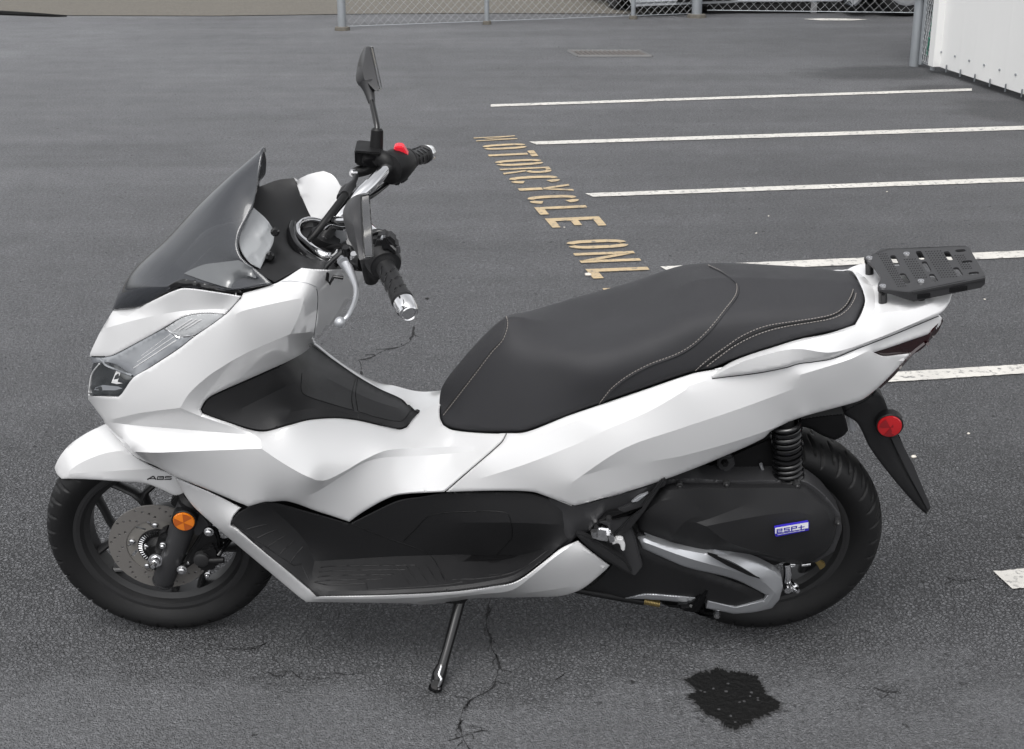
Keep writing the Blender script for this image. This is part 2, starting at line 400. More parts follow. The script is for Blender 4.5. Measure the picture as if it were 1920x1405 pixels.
def box(name, cen, size, m, parent, rot=None, bev=.003):
    cen = np.array(cen); s = np.array(size) / 2; R_ = np.array(rot) if rot is not None else np.eye(3)
    poly = [cen + R_ @ (np.array(q) * s) for q in ((-1, -1, -1), (1, -1, -1), (1, 1, -1), (-1, 1, -1))]
    return prism(name, poly, R_ @ np.array([0, 0, size[2]]), m, parent, bev)
def join_mesh(name, parts, m, parent=None, ang=40, smooth=True):
    vs = []; fs = []
    for v, f in parts:
        k = len(vs); vs += list(v); fs += [tuple(i + k for i in t) for t in f]
    return mesh(name, vs, fs, m, parent, smooth, ang)
def surfline(name, pts, reg, rad, m, parent, off=0., dash=None, step=3., thr=80):
    """a line laid on a finished surface (seam, stitching, rib)"""
    q = catmull([p[:2] + (0,) for p in pts], False, step, thr); hit = [on(p[0], p[1], reg, off) for p in q]; hit = [h for h in hit if h is not None]
    if len(hit) < 2: print('MISS', name, pts[0]); return None
    # drop jumps
    out_ = [hit[0]]
    for h in hit[1:]:
        if np.linalg.norm(h - out_[-1]) < .05: out_.append(h)
    if dash is None:
        vs, fs = sweep(out_, rad, 6); return mesh(name, vs, fs, m, parent, True, 60)
    parts = []; L = np.r_[0, np.cumsum([np.linalg.norm(out_[i + 1] - out_[i]) for i in range(len(out_) - 1)])]; A = np.array(out_)
    s = 0
    while s + dash[0] < L[-1]:
        e = [np.array([np.interp(x, L, A[:, k]) for k in range(3)]) for x in (s, s + dash[0] / 2, s + dash[0])]; parts.append(sweep(e, rad, 5)); s += dash[0] + dash[1]
    return join_mesh(name, parts, m, parent)

# ================================================================== SETTING
def gmesh(name, poly, z, m, parent=None):
    vs = [(p[0], p[1], z) for p in poly]; return mesh(name, vs, [tuple(range(len(vs)))], m, parent, False)
def asphalt():
    m = bpy.data.materials.new('asphalt'); m.use_nodes = True; n = m.node_tree; b = n.nodes['Principled BSDF']; L = n.links
    tcn = n.nodes.new('ShaderNodeTexCoord'); ob = tcn.outputs['Object']
    def noise(sc, det=4, rough=.6, vec=ob):
        k = n.nodes.new('ShaderNodeTexNoise'); k.inputs['Scale'].default_value = sc; k.inputs['Detail'].default_value = det; k.inputs['Roughness'].default_value = rough; L.new(vec, k.inputs['Vector']); return k.outputs['Fac']
    def mr(x, a, c, d, e):
        k = n.nodes.new('ShaderNodeMapRange'); k.inputs[1].default_value = a; k.inputs[2].default_value = c; k.inputs[3].default_value = d; k.inputs[4].default_value = e; L.new(x, k.inputs[0]); return k.outputs[0]
    def mul(a, c, op='MULTIPLY'):
        k = n.nodes.new('ShaderNodeMath'); k.operation = op
        for i, x in enumerate((a, c)):
            if isinstance(x, (int, float)): k.inputs[i].default_value = x
            else: L.new(x, k.inputs[i])
        return k.outputs[0]
    big = mr(noise(.5, 4), .3, .7, .86, 1.12); mid = mr(noise(5, 5), .3, .7, .93, 1.07); fine = mr(noise(190, 3, .8), .3, .7, .62, 1.38)
    # faint sweeping tyre scuffs
    st = n.nodes.new('ShaderNodeMapping'); st.inputs['Rotation'].default_value = (0, 0, .12); st.inputs['Scale'].default_value = (.12, 1.6, 1); L.new(ob, st.inputs['Vector'])
    sc = mr(noise(1.5, 5, .6, st.outputs[0]), .35, .68, .93, 1.13)
    v = mul(mul(big, mid), mul(fine, sc))
    # light specks of aggregate
    vo = n.nodes.new('ShaderNodeTexVoronoi'); vo.inputs['Scale'].default_value = 55; L.new(ob, vo.inputs['Vector'])
    sp = mr(vo.outputs['Distance'], .05, .12, 1, 0)
    rc = n.nodes.new('ShaderNodeSeparateColor'); L.new(vo.outputs['Color'], rc.inputs[0]); pick = mr(rc.outputs[0], .975, .98, 0, 1.2)
    v2 = mul(mul(v, mr(noise(75, 5, .8), .33, .66, .58, 1.3)), mul(mul(sp, pick), 1.0, 'ADD'))
    # pits: darker pores
    vp = n.nodes.new('ShaderNodeTexVoronoi'); vp.inputs['Scale'].default_value = 90; vp.feature = 'F1'; L.new(ob, vp.inputs['Vector'])
    rp = n.nodes.new('ShaderNodeSeparateColor'); L.new(vp.outputs['Color'], rp.inputs[0])
    pit = mul(mr(vp.outputs['Distance'], .1, .4, 1, 0), mr(rp.outputs[1], .7, .9, 0, 1)); 
    sy = n.nodes.new('ShaderNodeSeparateXYZ'); L.new(ob, sy.inputs[0])
    yw = mul(sy.outputs['Y'], mul(noise(1.8, 6, .75), 1.3), 'ADD')      # a band of coarser, raveled stone under and behind the scooter
    band = mul(mr(yw, 3.20, 3.62, .12, 1), mr(yw, 4.0, 4.9, 1, .5)); rgh = band
    ve = n.nodes.new('ShaderNodeTexVoronoi'); ve.inputs['Scale'].default_value = 105; ve.feature = 'DISTANCE_TO_EDGE'
    dw = n.nodes.new('ShaderNodeTexNoise'); dw.inputs['Scale'].default_value = 60; L.new(ob, dw.inputs['Vector'])
    da = n.nodes.new('ShaderNodeVectorMath'); da.operation = 'MULTIPLY_ADD'; da.inputs[1].default_value = (.012, .012, 0); L.new(dw.outputs['Color'], da.inputs[0]); L.new(ob, da.inputs[2]); L.new(da.outputs[0], ve.inputs['Vector'])
    stone = mr(ve.outputs['Distance'], .0, .16, 0, 1); gap = mul(mul(mul(stone, -1), 1, 'ADD'), rgh)
    # scattered deep pores: irregular dark flecks
    dv = n.nodes.new('ShaderNodeTexNoise'); dv.inputs['Scale'].default_value = 70; dv.inputs['Detail'].default_value = 3; L.new(ob, dv.inputs['Vector'])
    dm = n.nodes.new('ShaderNodeVectorMath'); dm.operation = 'MULTIPLY_ADD'; dm.inputs[1].default_value = (.03, .03, .0); L.new(dv.outputs['Color'], dm.inputs[0]); L.new(ob, dm.inputs[2])
    vq = n.nodes.new('ShaderNodeTexVoronoi'); vq.inputs['Scale'].default_value = 26; L.new(dm.outputs[0], vq.inputs['Vector']); rq = n.nodes.new('ShaderNodeSeparateColor'); L.new(vq.outputs['Color'], rq.inputs[0])
    pore = mul(mr(vq.outputs['Distance'], .10, .20, 1, 0), mr(rq.outputs[0], .80, .86, 0, .75)); v2 = mul(v2, mr(mul(pore, mr(noise(2.2, 3), .4, .6, .35, 1)), 0, 1, 1, 0))
    v2 = mul(mul(v2, mr(gap, 0, 1, 1, .68)), mul(mr(sy.outputs['Y'], 2.7, 10, .93, 1.5), mr(sy.outputs['X'], -4, 1.5, 1.3, .97)))  # stone gaps: pore shadow put into the colour
    for (cx_d, cy_d, rx_d, ry_d, st_d) in ((2.75, 10.95, .65, .35, .62), (3.15, 10.2, .55, .22, .66), (3.3, 9.35, .45, .5, .72), (.9, 5.6, .9, .25, .9)):    # damp patches
        mp_ = n.nodes.new('ShaderNodeMapping'); mp_.vector_type = 'TEXTURE'; mp_.inputs['Location'].default_value = (cx_d, cy_d, 0); mp_.inputs['Scale'].default_value = (rx_d, ry_d, 1); L.new(ob, mp_.inputs['Vector'])
        ln_ = n.nodes.new('ShaderNodeVectorMath'); ln_.operation = 'LENGTH'; L.new(mp_.outputs[0], ln_.inputs[0]); v2 = mul(v2, mr(mul(ln_.outputs['Value'], mul(noise(3.5, 5), 1.2), 'ADD'), 1.25, 1.7, st_d, 1))
    cm = n.nodes.new('ShaderNodeMix'); cm.data_type = 'RGBA'; cm.inputs[6].default_value = (0, 0, 0, 1); cm.inputs[7].default_value = (.139, .141, .148, 1)
    L.new(v2, cm.inputs[0]); cm.clamp_factor = False
    L.new(cm.outputs[2], b.inputs['Base Color']); b.inputs['Roughness'].default_value = .82; b.inputs['Specular IOR Level'].default_value = .35
    vs1 = n.nodes.new('ShaderNodeTexVoronoi'); vs1.inputs['Scale'].default_value = 250; vs1.feature = 'F1'; L.new(ob, vs1.inputs['Vector'])
    h = mul(mul(vs1.outputs['Distance'], -1.0), mul(gap, -2.6), 'ADD')
    h2 = mul(h, mul(noise(110, 4, .7), .7), 'ADD')
    bp = n.nodes.new('ShaderNodeBump'); bp.inputs['Strength'].default_value = 1.; bp.inputs['Distance'].default_value = .006; L.new(h2, bp.inputs['Height']); L.new(bp.outputs[0], b.inputs['Normal'])
    return m
def worn(name, col, under=(.10, .10, .104), lo=.40, hi=.52, rough=.6):
    m = bpy.data.materials.new(name); m.use_nodes = True; n = m.node_tree; b = n.nodes['Principled BSDF']; L = n.links
    tcn = n.nodes.new('ShaderNodeTexCoord'); k = n.nodes.new('ShaderNodeTexNoise'); k.inputs['Scale'].default_value = 38; k.inputs['Detail'].default_value = 7; k.inputs['Roughness'].default_value = .75
    r = n.nodes.new('ShaderNodeMapRange'); r.inputs[1].default_value = lo; r.inputs[2].default_value = hi
    k2 = n.nodes.new('ShaderNodeTexNoise'); k2.inputs['Scale'].default_value = 6; k2.inputs['Detail'].default_value = 3; r2 = n.nodes.new('ShaderNodeMapRange'); r2.inputs[1].default_value = .3; r2.inputs[2].default_value = .7; r2.inputs[3].default_value = .75; r2.inputs[4].default_value = 1.
    cm = n.nodes.new('ShaderNodeMix'); cm.data_type = 'RGBA'; cm.inputs[6].default_value = (*under, 1); cm.inputs[7].default_value = (*col, 1)
    mm = n.nodes.new('ShaderNodeMath'); mm.operation = 'MULTIPLY'
    L.new(tcn.outputs['Object'], k.inputs['Vector']); L.new(k.outputs['Fac'], r.inputs[0]); L.new(tcn.outputs['Object'], k2.inputs['Vector']); L.new(k2.outputs['Fac'], r2.inputs[0])
    L.new(r.outputs[0], mm.inputs[0]); L.new(r2.outputs[0], mm.inputs[1]); L.new(mm.outputs[0], cm.inputs[0]); L.new(cm.outputs[2], b.inputs['Base Color']); b.inputs['Roughness'].default_value = rough
    bp = n.nodes.new('ShaderNodeBump'); bp.inputs['Strength'].default_value = .4; bp.inputs['Distance'].default_value = .003; L.new(k.outputs['Fac'], bp.inputs['Height']); L.new(bp.outputs[0], b.inputs['Normal'])
    return m
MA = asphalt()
M_['linepaint'] = worn('worn_white_line_paint', (.62, .60, .56), lo=.36, hi=.47)
M_['yellow'] = worn('worn_yellow_stencil_paint', (.50, .38, .22), lo=.34, hi=.47)
M_['tar'] = mat('tar', (.006, .006, .006), .7, spec=.2, bump=[(80, 1)]); M_['tar'].node_tree.nodes['Bump'].inputs['Distance'].default_value = .01
M_['crack'] = mat('crack_dark', (.012, .012, .013), .9)
M_['gravel'] = worn('gravel', (.14, .128, .108), (.085, .078, .066), .35, .6, .9)
M_['galv'] = mat('galvanised_steel', (.33, .35, .37), .45, metal=.5, var=.1)
M_['shed'] = mat('white_corrugated_metal', (.78, .78, .77), .45, var=.06)
M_['wirew'] = mat('fence_wire', (.38, .39, .40), .5, metal=.4)
M_['green'] = mat('green_strap', (.04, .20, .14), .6)

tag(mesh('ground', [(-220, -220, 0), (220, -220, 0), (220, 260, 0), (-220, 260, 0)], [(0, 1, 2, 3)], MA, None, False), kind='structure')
# gravel yard beyond the lot (its front edge follows the photograph)
ge = [(-60, 15.1)] + [tuple(G(x, y)[:2]) for x, y in ((0, 26), (130, 30), (400, 31), (700, 27), (930, 26), (1170, 27))] + [(2.2, 15.0), (2.2, 60), (-60, 60)]
tag(gmesh('gravel_ground', ge, .006, M_['gravel']), kind='structure')
def ribbon(pts, wid, z=.004, jit=0):
    vs = []; fs = []; A = [np.array(p[:2]) for p in pts]
    for i, p in enumerate(A):
        t = A[min(i + 1, len(A) - 1)] - A[max(i - 1, 0)]; t = t / (np.linalg.norm(t) + 1e-9); nn = np.array([-t[1], t[0]])
        w_ = (wid[i] if hasattr(wid, '__len__') else wid) / 2 * (1 + (rng.random() - .5) * jit)
        vs += [(*(p + nn * w_), z), (*(p - nn * w_), z)]
        if i: k = 2 * i; fs.append((k - 2, k - 1, k + 1, k))
    return vs, fs
# parking stripes: near/far edges traced at both ends
STR = [((920, 197), (920, 201.5), (1822, 167), (1822, 171.5)), ((992, 267), (1006, 272.5), (1990, 235), (1990, 242.5)), ((1097, 364), (1112, 370.5), (1990, 331), (1990, 339.5)),
       ((1238, 501.5), (1258, 513.5), (1990, 468.5), (1990, 481)), ((1400, 716), (1432, 733), (1990, 681), (1990, 698)), ((1862, 1074), (1898, 1107), (2300, 1036), (2300, 1066))]
lab = ['farthest white parking stripe, whole, ending short of the white shed', 'white parking stripe starting beside the M of the yellow lettering', 'white parking stripe starting beside the middle of the yellow lettering',
       'white parking stripe passing behind the seat and the luggage rack', 'white parking stripe running right from below the tail lamp', 'worn end of the nearest white stripe at the right edge of the photo']
for q, l in zip(STR, lab):
    a, b, c2, d2 = [G(*p)[:2] for p in q]; vs = []; fs = []; N = 60
    for i in range(N + 1):
        t = i / N; j1, j2 = (rng.random(2) - .5) * .004; vs += [(*(a * (1 - t) + c2 * t + [0, j1]), .004), (*(b * (1 - t) + d2 * t + [0, j2]), .004)]
        if i: k = 2 * i; fs.append((k - 2, k - 1, k + 1, k))
    tag(mesh('parking_stripe', vs, fs, M_['linepaint'], None, False), l, 'stripe', 'white parking stripes')
# yellow stencil letters: strokes in a unit cell (u = reading direction, v = letter height)
def arcp(cx, cy, rx_, ry_, a0, a1, n=8): return [(cx + rx_ * math.cos(math.radians(a0 + (a1 - a0) * i / n)), cy + ry_ * math.sin(math.radians(a0 + (a1 - a0) * i / n))) for i in range(n + 1)]
def bowl(a0, a1, x0=.0, x1=1., y0=0., y1=1., w=.32, h=.12):
    cx, cy = (x0 + x1) / 2, (y0 + y1) / 2; o = [(cx + (x1 - x0) / 2 * np.sign(math.cos(t)) * abs(math.cos(t)) ** .55, cy + (y1 - y0) / 2 * np.sign(math.sin(t)) * abs(math.sin(t)) ** .8) for t in np.radians(np.linspace(a0, a1, 14))]
    i_ = [(cx + ((x1 - x0) / 2 - w) * np.sign(math.cos(t)) * abs(math.cos(t)) ** .55, cy + ((y1 - y0) / 2 - h) * np.sign(math.sin(t)) * abs(math.sin(t)) ** .8) for t in np.radians(np.linspace(a0, a1, 14))]
    return o, i_
def strip2(o, i_): return [[o[k], o[k + 1], i_[k + 1], i_[k]] for k in range(len(o) - 1)]
def rc(x0, y0, x1, y1): return [[(x0, y0), (x1, y0), (x1, y1), (x0, y1)]]
GL = {'M': rc(0, 0, .2, 1) + rc(.8, 0, 1, 1) + [[(.2, 1), (.2, .75), (.46, .2), (.5, .3)], [(.8, 1), (.8, .75), (.54, .2), (.5, .3)]],
      'O': strip2(*bowl(-84, 84)) + strip2(*bowl(96, 264)), 'T': rc(0, .86, .46, 1) + rc(.54, .86, 1, 1) + rc(.34, 0, .66, .82),
      'R': rc(0, 0, .24, 1) + strip2(*bowl(-80, 80, -.3, 1, .48, 1, .3, .1)) + rc(.26, .9, .45, 1) + [[(.42, .5), (.66, .46), (1., 0), (.72, 0)]],
      'C': strip2(*bowl(30, 84)) + strip2(*bowl(96, 264)) + strip2(*bowl(-84, -30)),
      'Y': rc(.33, 0, .67, .45) + [[(.38, .47), (.6, .47), (.25, 1), (0, 1)], [(.5, .56), (.62, .47), (1, 1), (.76, 1)]],
      'L': rc(0, 0, .32, 1) + rc(.32, 0, 1, .17), 'E': rc(0, 0, .32, 1) + rc(.32, 0, 1, .15) + rc(.32, .43, .85, .57) + rc(.32, .85, 1, 1),
      'N': rc(0, 0, .25, 1) + rc(.75, 0, 1, 1) + [[(.22, 1), (.22, .72), (.78, 0), (.78, .28)]]}
LT = [('M', 50, 190, 181, 193), ('O', 75, 222, 206, 224), ('T', 93, 255, 232, 251), ('O', 117, 276, 259, 279), ('R', 138, 306, 287, 306), ('C', 164, 330, 315, 339), ('Y', 194, 372, 346, 369),
      ('C', 225, 393, 381, 408), ('L', 256, 430, 418, 443), ('E', 292, 476, 456, 487), ('O', 357, 560, 532, 561), ('N', 388, 592, 574, 607), ('L', 430, 640, 628, 660), ('Y', 478, 700, 682, 716)]
wrd = ['MOTORCYCLE', 'ONLY']
for k, (ch, uL, uR, v0, v1) in enumerate(LT):
    def cell(u, v):   # u along reading (towards the camera), v up the letter (to the right)
        du = .86 * (v1 - v0) * u; return G(860 + .5521 * (uL + (uR - uL) * v + du), 160 + .5521 * (v0 + (v1 - v0) * u - 8 * v))[:2]
    vs = []; fs = []
    for poly in GL[ch]:
        kk = len(vs); pp = [cell(*p) for p in poly]; vs += [(*p, .0045) for p in pp]; fs.append(tuple(range(kk, kk + len(pp))))
    o = mesh('stencil_letter', vs, fs, M_['yellow'], None, False)
    ordn = {0: 'M', 1: 'first O', 2: 'T', 3: 'second O', 4: 'R', 5: 'first C', 6: 'first Y', 7: 'second C', 8: 'first L', 9: 'E', 10: 'O of ONLY', 11: 'N', 12: 'L of ONLY', 13: 'Y partly hidden by the seat'}[k]
    tag(o, 'yellow stencilled letter on the asphalt, the %s of %s' % (ordn.replace(' of ONLY', ''), wrd[0] if k < 10 else wrd[1]), 'letter', 'yellow MOTORCYCLE ONLY lettering')
# stain: ragged dark patch near the front right
vs = []; nv_ = 260; cen = np.array([1372., 1312.])
M_['damp'] = mat('oil_halo', (.052, .052, .054), .75)
base = [(1283, 1277), (1300, 1268), (1345, 1253), (1375, 1262), (1400, 1264), (1418, 1272), (1432, 1284), (1440, 1300), (1466, 1322), (1462, 1334), (1430, 1350), (1415, 1362), (1385, 1378), (1362, 1374), (1352, 1358), (1318, 1342), (1306, 1325), (1288, 1306), (1306, 1301), (1298, 1288)]
bc = catmull([p + (0,) for p in base], True, 2.2, 10); off = np.cumsum(rng.normal(0, 1.1, len(bc))); off -= np.linspace(0, off[-1], len(bc)); off = off * .35
pl = []
for p, o_ in zip(bc, off * 1.2 + rng.normal(0, 2.6, len(bc))):
    d = p[:2] - cen; d /= np.linalg.norm(d); pl.append(G(*(p[:2] + d * o_))[:2])
cc = G(*cen)[:2]
hal = [cc + (np.array(p) - cc) * (1.035 + abs(rng.normal(0, .03))) for p in pl]
flk = []
for k in range(26):
    q = G(*(cen + rng.normal(0, 1, 2) * (50, 28)))[:2]; a = rng.random() * 3.1; flk.append(([(*(q + np.array([math.cos(t), math.sin(t)]) * rng.uniform(.002, .005)), .0042) for t in np.linspace(0, 6.28, 6)[:-1]], [(0, 1, 2, 3, 4)]))
hal_v = ([(*cc, .0022)] + [(*p, .0022) for p in hal], [(0, i + 1, (i + 1) % len(hal) + 1) for i in range(len(hal))])
tag(mesh('oil_stain', [(*cc, .003)] + [(*p, .003) for p in pl], [(0, i + 1, (i + 1) % len(pl) + 1) for i in range(len(pl))], M_['tar'], None, False), 'ragged black tar patch on the asphalt below the rear wheel', 'stain')
st_o = bpy.data.objects['oil_stain']; mesh('damp_rim', *hal_v, M_['damp'], st_o, False); o_ = join_mesh('grit', flk, M_['damp'], st_o, smooth=False); o_['kind'] = 'stuff'
def crack(pts, w0, label):
    """a wandering hairline crack with side twigs"""
    q = catmull([p + (0,) for p in pts], False, 2.5, 80); ofs = np.cumsum(rng.normal(0, .9, len(q))); ofs -= np.linspace(0, ofs[-1], len(q))
    g = [G(p[0] + o_, p[1])[:2] for p, o_ in zip(q, ofs)]; wd = [w0 * max(.12, abs(math.sin(i * .31) * .5 + rng.random() * .8)) for i in range(len(g))]
    parts = [ribbon(g, wd, .0012)]
    for i in range(6, len(g) - 4, 11):
        a = rng.normal(0, 1, 2); a /= np.linalg.norm(a); st = [g[i] + a * .008 * j + rng.normal(0, .003, 2) for j in range(rng.integers(3, 7))]; parts.append(ribbon(st, [w0 * .4] * len(st), .0012))
    tag(join_mesh('crack', parts, M_['crack'], None, smooth=False), label, 'crack')
crack([(915, 1135), (914, 1170), (925, 1210), (938, 1250), (920, 1290), (872, 1322), (866, 1360), (880, 1405), (876, 1460)], .006, 'long crack in the asphalt right of the side stand foot')
crack([(778, 612), (773, 632), (752, 650), (728, 656), (690, 672), (672, 676), (678, 706)], .010, 'broken crack in the asphalt between the dark floor tunnel and the left grip')
crack([(450, 1220), (480, 1215), (500, 1205)], .004, 'hairline crack right of the front tyre contact')
crack([(840, 1390), (900, 1372), (925, 1372)], .004, 'short crack branching beside the long one at the bottom edge')
crack([(1060, 1262), (1040, 1278), (1030, 1290)], .003, 'tiny crack right of the long crack')
crack([(500, 1260), (520, 1270), (540, 1258), (570, 1275), (600, 1272)], .004, 'wandering crack left of the side stand foot')
crack([(1640, 1290), (1660, 1298), (1690, 1302)], .004, 'short crack right of the tar patch')
crack([(1770, 1082), (1800, 1090), (1830, 1086)], .005, 'short crack left of the nearest stripe end')
crack([(620, 1262), (650, 1266), (680, 1262)], .003, 'short hairline crack left of the side stand foot')
crack([(425, 1218), (470, 1216), (505, 1206)], .003, 'faint crack behind the front wheel on the asphalt')

# ================================================================== BACKGROUND THINGS
def W(px, py, Y):
    """pixel -> world point on the plane y = Y"""
    d = raydir(px, py); return CAM + d * (Y / d[1])
def post(name, px, py, r, hgt, label, grp=None, flange=True):
    g = G(px, py); root = bpy.data.objects.new(name, None); C.objects.link(root); root.location = g; tag(root, label, 'fence post', grp)
    lathe('tube', [(r, 0), (r, hgt), (r * .7, hgt + .02), (0, hgt + .03)], (0, 0, 0), (0, 0, 1), M_['galv'], root, 20)
    if flange: lathe('base_ring', [(r * 1.9, .0), (r * 1.8, .03), (r * 1.02, .035)], (0, 0, 0), (0, 0, 1), M_['gravel'], root, 20)
    return root
post('fence_post', 642, 57, .038, 2.0, 'thick steel fence post, leftmost, at the edge of the lot', 'chain link fence posts')
post('fence_post', 913, 46, .022, 2.0, 'thin steel fence post right of the leftmost thick one', 'chain link fence posts')
post('fence_post', 1187, 36, .022, 2.0, 'thin steel fence post in front of the parked hatchback', 'chain link fence posts')
def chainlink(name, A, Bp, z0, z1, pitch, wire, label):
    A = np.array(A[:2]); Bp = np.array(Bp[:2]); d = Bp - A; Ln = np.linalg.norm(d); d /= Ln; nn = np.array([-d[1], d[0]]); parts = []; H = z1 - z0
    for sgn in (1, -1):
        s = -H
        while s < Ln:
            a, b = (s, s + H); za, zb = (z0, z1) if sgn > 0 else (z1, z0)
            t0 = max(0, (0 - a) / H); t1 = min(1, (Ln - a) / H)
            if t1 > t0:
                k = max(2, int((t1 - t0) * H / pitch * 2)); pp = []
                for i in range(k + 1):
                    t = t0 + (t1 - t0) * i / k; x = a + H * t; pp.append(np.array([*(A + d * x + nn * wire * .8 * (1 if i % 2 else -1) * sgn), za + (zb - za) * t]))
                parts.append(sweep(pp, wire, 4))
            s += pitch
    root = bpy.data.objects.new(name, None); C.objects.link(root); root.location = (*A, 0); tag(root, label, 'fence')
    parts = [([v - np.array([*A, 0]) for v in vs], fs) for vs, fs in parts]
    join_mesh('wire_mesh', parts, M_['wirew'], root)
    e = np.array([*(Bp - A), 0]); vs, fs = sweep([np.array([0, 0, z1]), e + [0, 0, z1]], .021, 10); mesh('top_rail', vs, fs, M_['galv'], root)
    vs, fs = sweep([np.array([0, 0, z0]), e + [0, 0, z0]], .003, 6); mesh('tension_wire', vs, fs, M_['galv'], root)
    return root
chainlink('chain_link_fence', G(648, 56), G(1310, 31), .03, 1.1, .075, .0014, 'chain link fence between the steel posts in front of the gravel yard')
chainlink('chain_link_gate', G(1325, 31), G(1716, 36), .06, 1.2, .085, .0015, 'chain link gate in front of the parked trailer and vehicle')
def crumb_kerb():
    pts = [G(-120, 24), G(0, 28), G(60, 30.5), G(125, 33)]
    vs, fs = sweep([p + np.array([0, 0, .015]) for p in pts], [.03, .028, .022, .008], 8); tag(mesh('kerb_pipe', vs, fs, M_['tar'], None), 'dark low edge pipe along the gravel at the top left', 'kerb')
crumb_kerb()
# drain grate
dg = bpy.data.objects.new('drain_grate', None); C.objects.link(dg); g0 = G(1138, 101.5); dg.location = g0; tag(dg, 'rusty rectangular steel drain grate set in the far asphalt', 'drain')
a, b, c2, d2 = [G(*p) - g0 for p in ((1066, 97), (1084, 107), (1222, 107), (1200, 97))]
fr_ = []
for p, q in ((a, b), (b, c2), (c2, d2), (d2, a)): fr_.append(sweep([p + [0, 0, .003], q + [0, 0, .003]], .014, 4))
join_mesh('frame', fr_, mat('dull_iron', (.12, .12, .12), .7, var=.1), dg)
bars = [sweep([a + (d2 - a) * t + [0, 0, .002], b + (c2 - b) * t + [0, 0, .002]], .011, 4) for t in np.linspace(.04, .96, 15)]
join_mesh('bars', bars, mat('rusty_iron', (.11, .10, .095), .7, var=.1), dg)
mesh('sump', [tuple(p + np.array([0, 0, .0015])) for p in (a, b, c2, d2)], [(0, 1, 2, 3)], M_['crack'], dg, False)
# white shed: corrugated wall running towards the camera, plus its hidden end wall
A0 = G(1756, 137)[:2]; A1 = G(1920, 192)[:2]; dd = (A1 - A0) / np.linalg.norm(A1 - A0); nn = np.array([dd[1], -dd[0]])
if nn[0] > 0: nn = -nn
shed = bpy.data.objects.new('white_shed', None); C.objects.link(shed); shed.location = (*A0, 0); tag(shed, 'white corrugated metal shed at the upper right corner of the lot', 'shed')
def corr(name, o0, dv, nv2, length, h=3.0, z0=.05):
    vs = []; fs = []; s = 0; prof = []
    while s < length:
        for ds, dp in ((0, 0), (.105, 0), (.120, .0005), (.130, .0005), (.145, 0), (.21, 0)): prof.append((s + ds, dp))
        s += .22
    for i, (s, dp) in enumerate(prof):
        p = np.array(o0) + dv * s + nv2 * dp; vs += [(*p, z0), (*p, h)]
        if i: k = 2 * i; fs.append((k - 2, k - 1, k + 1, k))
    return mesh(name, vs, fs, M_['shed'], shed, False)
corr('side_wall', (0, 0), dd, nn, 5.2)
corr('end_wall', (0, 0), -nn, -dd, 6.0)
e3 = lambda v, z: np.array([v[0], v[1], z])
box('corner_trim', e3(nn * .01, 1.53), (.09, .09, 2.96), M_['shed'], shed, rot=[[dd[0], nn[0], 0], [dd[1], nn[1], 0], [0, 0, 1]], bev=.004)
box('roof', e3(dd * 2.6 - nn * 3, 3.05), (5.6, 6.4, .1), M_['shed'], shed, rot=[[dd[0], nn[0], 0], [dd[1], nn[1], 0], [0, 0, 1]])
clp = []
for k in range(14):
    p = dd * (.16 + .22 * k) + nn * .018; vs, fs = sweep([e3(p - nn * .012, .03), e3(p - nn * .002 + dd * .02, .085)], .006, 4); clp.append((vs, fs))
for v_, f_ in clp: mesh('base_clip', v_, f_, M_['galv'], shed)
sc_ = [sweep([e3(dd * (.05 + .22 * k) + nn * .0, .16), e3(dd * (.05 + .22 * k) + nn * .008, .16)], .008, 8) for k in range(22)]
for v_, f_ in sc_: mesh('screw', v_, f_, M_['galv'], shed)
# gate post + open gate leaf against the shed
gp = post('gate_post', 1714, 124, .038, 2.2, 'steel gate post standing beside the white shed corner', None, False)
box('hinge', (0.0, -.045, .55), (.1, .05, .05), M_['galv'], gp, bev=.006)
gl0 = G(1722, 124)[:2]; gl1 = G(1748, 137)[:2]
gr = chainlink('open_gate_leaf', gl0, gl1, .04, 1.6, .05, .003, 'narrow chain link panel between the gate post and the shed corner')
ez = (gl1 - gl0)
for t in (0.15, .98):
    vs, fs = sweep([e3(ez * t, .02), e3(ez * t, 1.6)], .018, 10); mesh('upright', vs, fs, M_['galv'], gr)
gs = []
for k in range(9):
    y0 = k * .12; gs.append(sweep([e3(ez * .45 + [rng.normal(0, .02), -.01], y0 + .1), e3(ez * .62 + [rng.normal(0, .02), -.012], y0 + .24)], .011, 6))
gbo = join_mesh('green_strap', [([np.array(v) + [*gl0, 0] for v in a_], b_) for a_, b_ in gs], M_['green'], None); tag(gbo, 'green strap woven through the narrow chain link panel by the shed', 'strap')

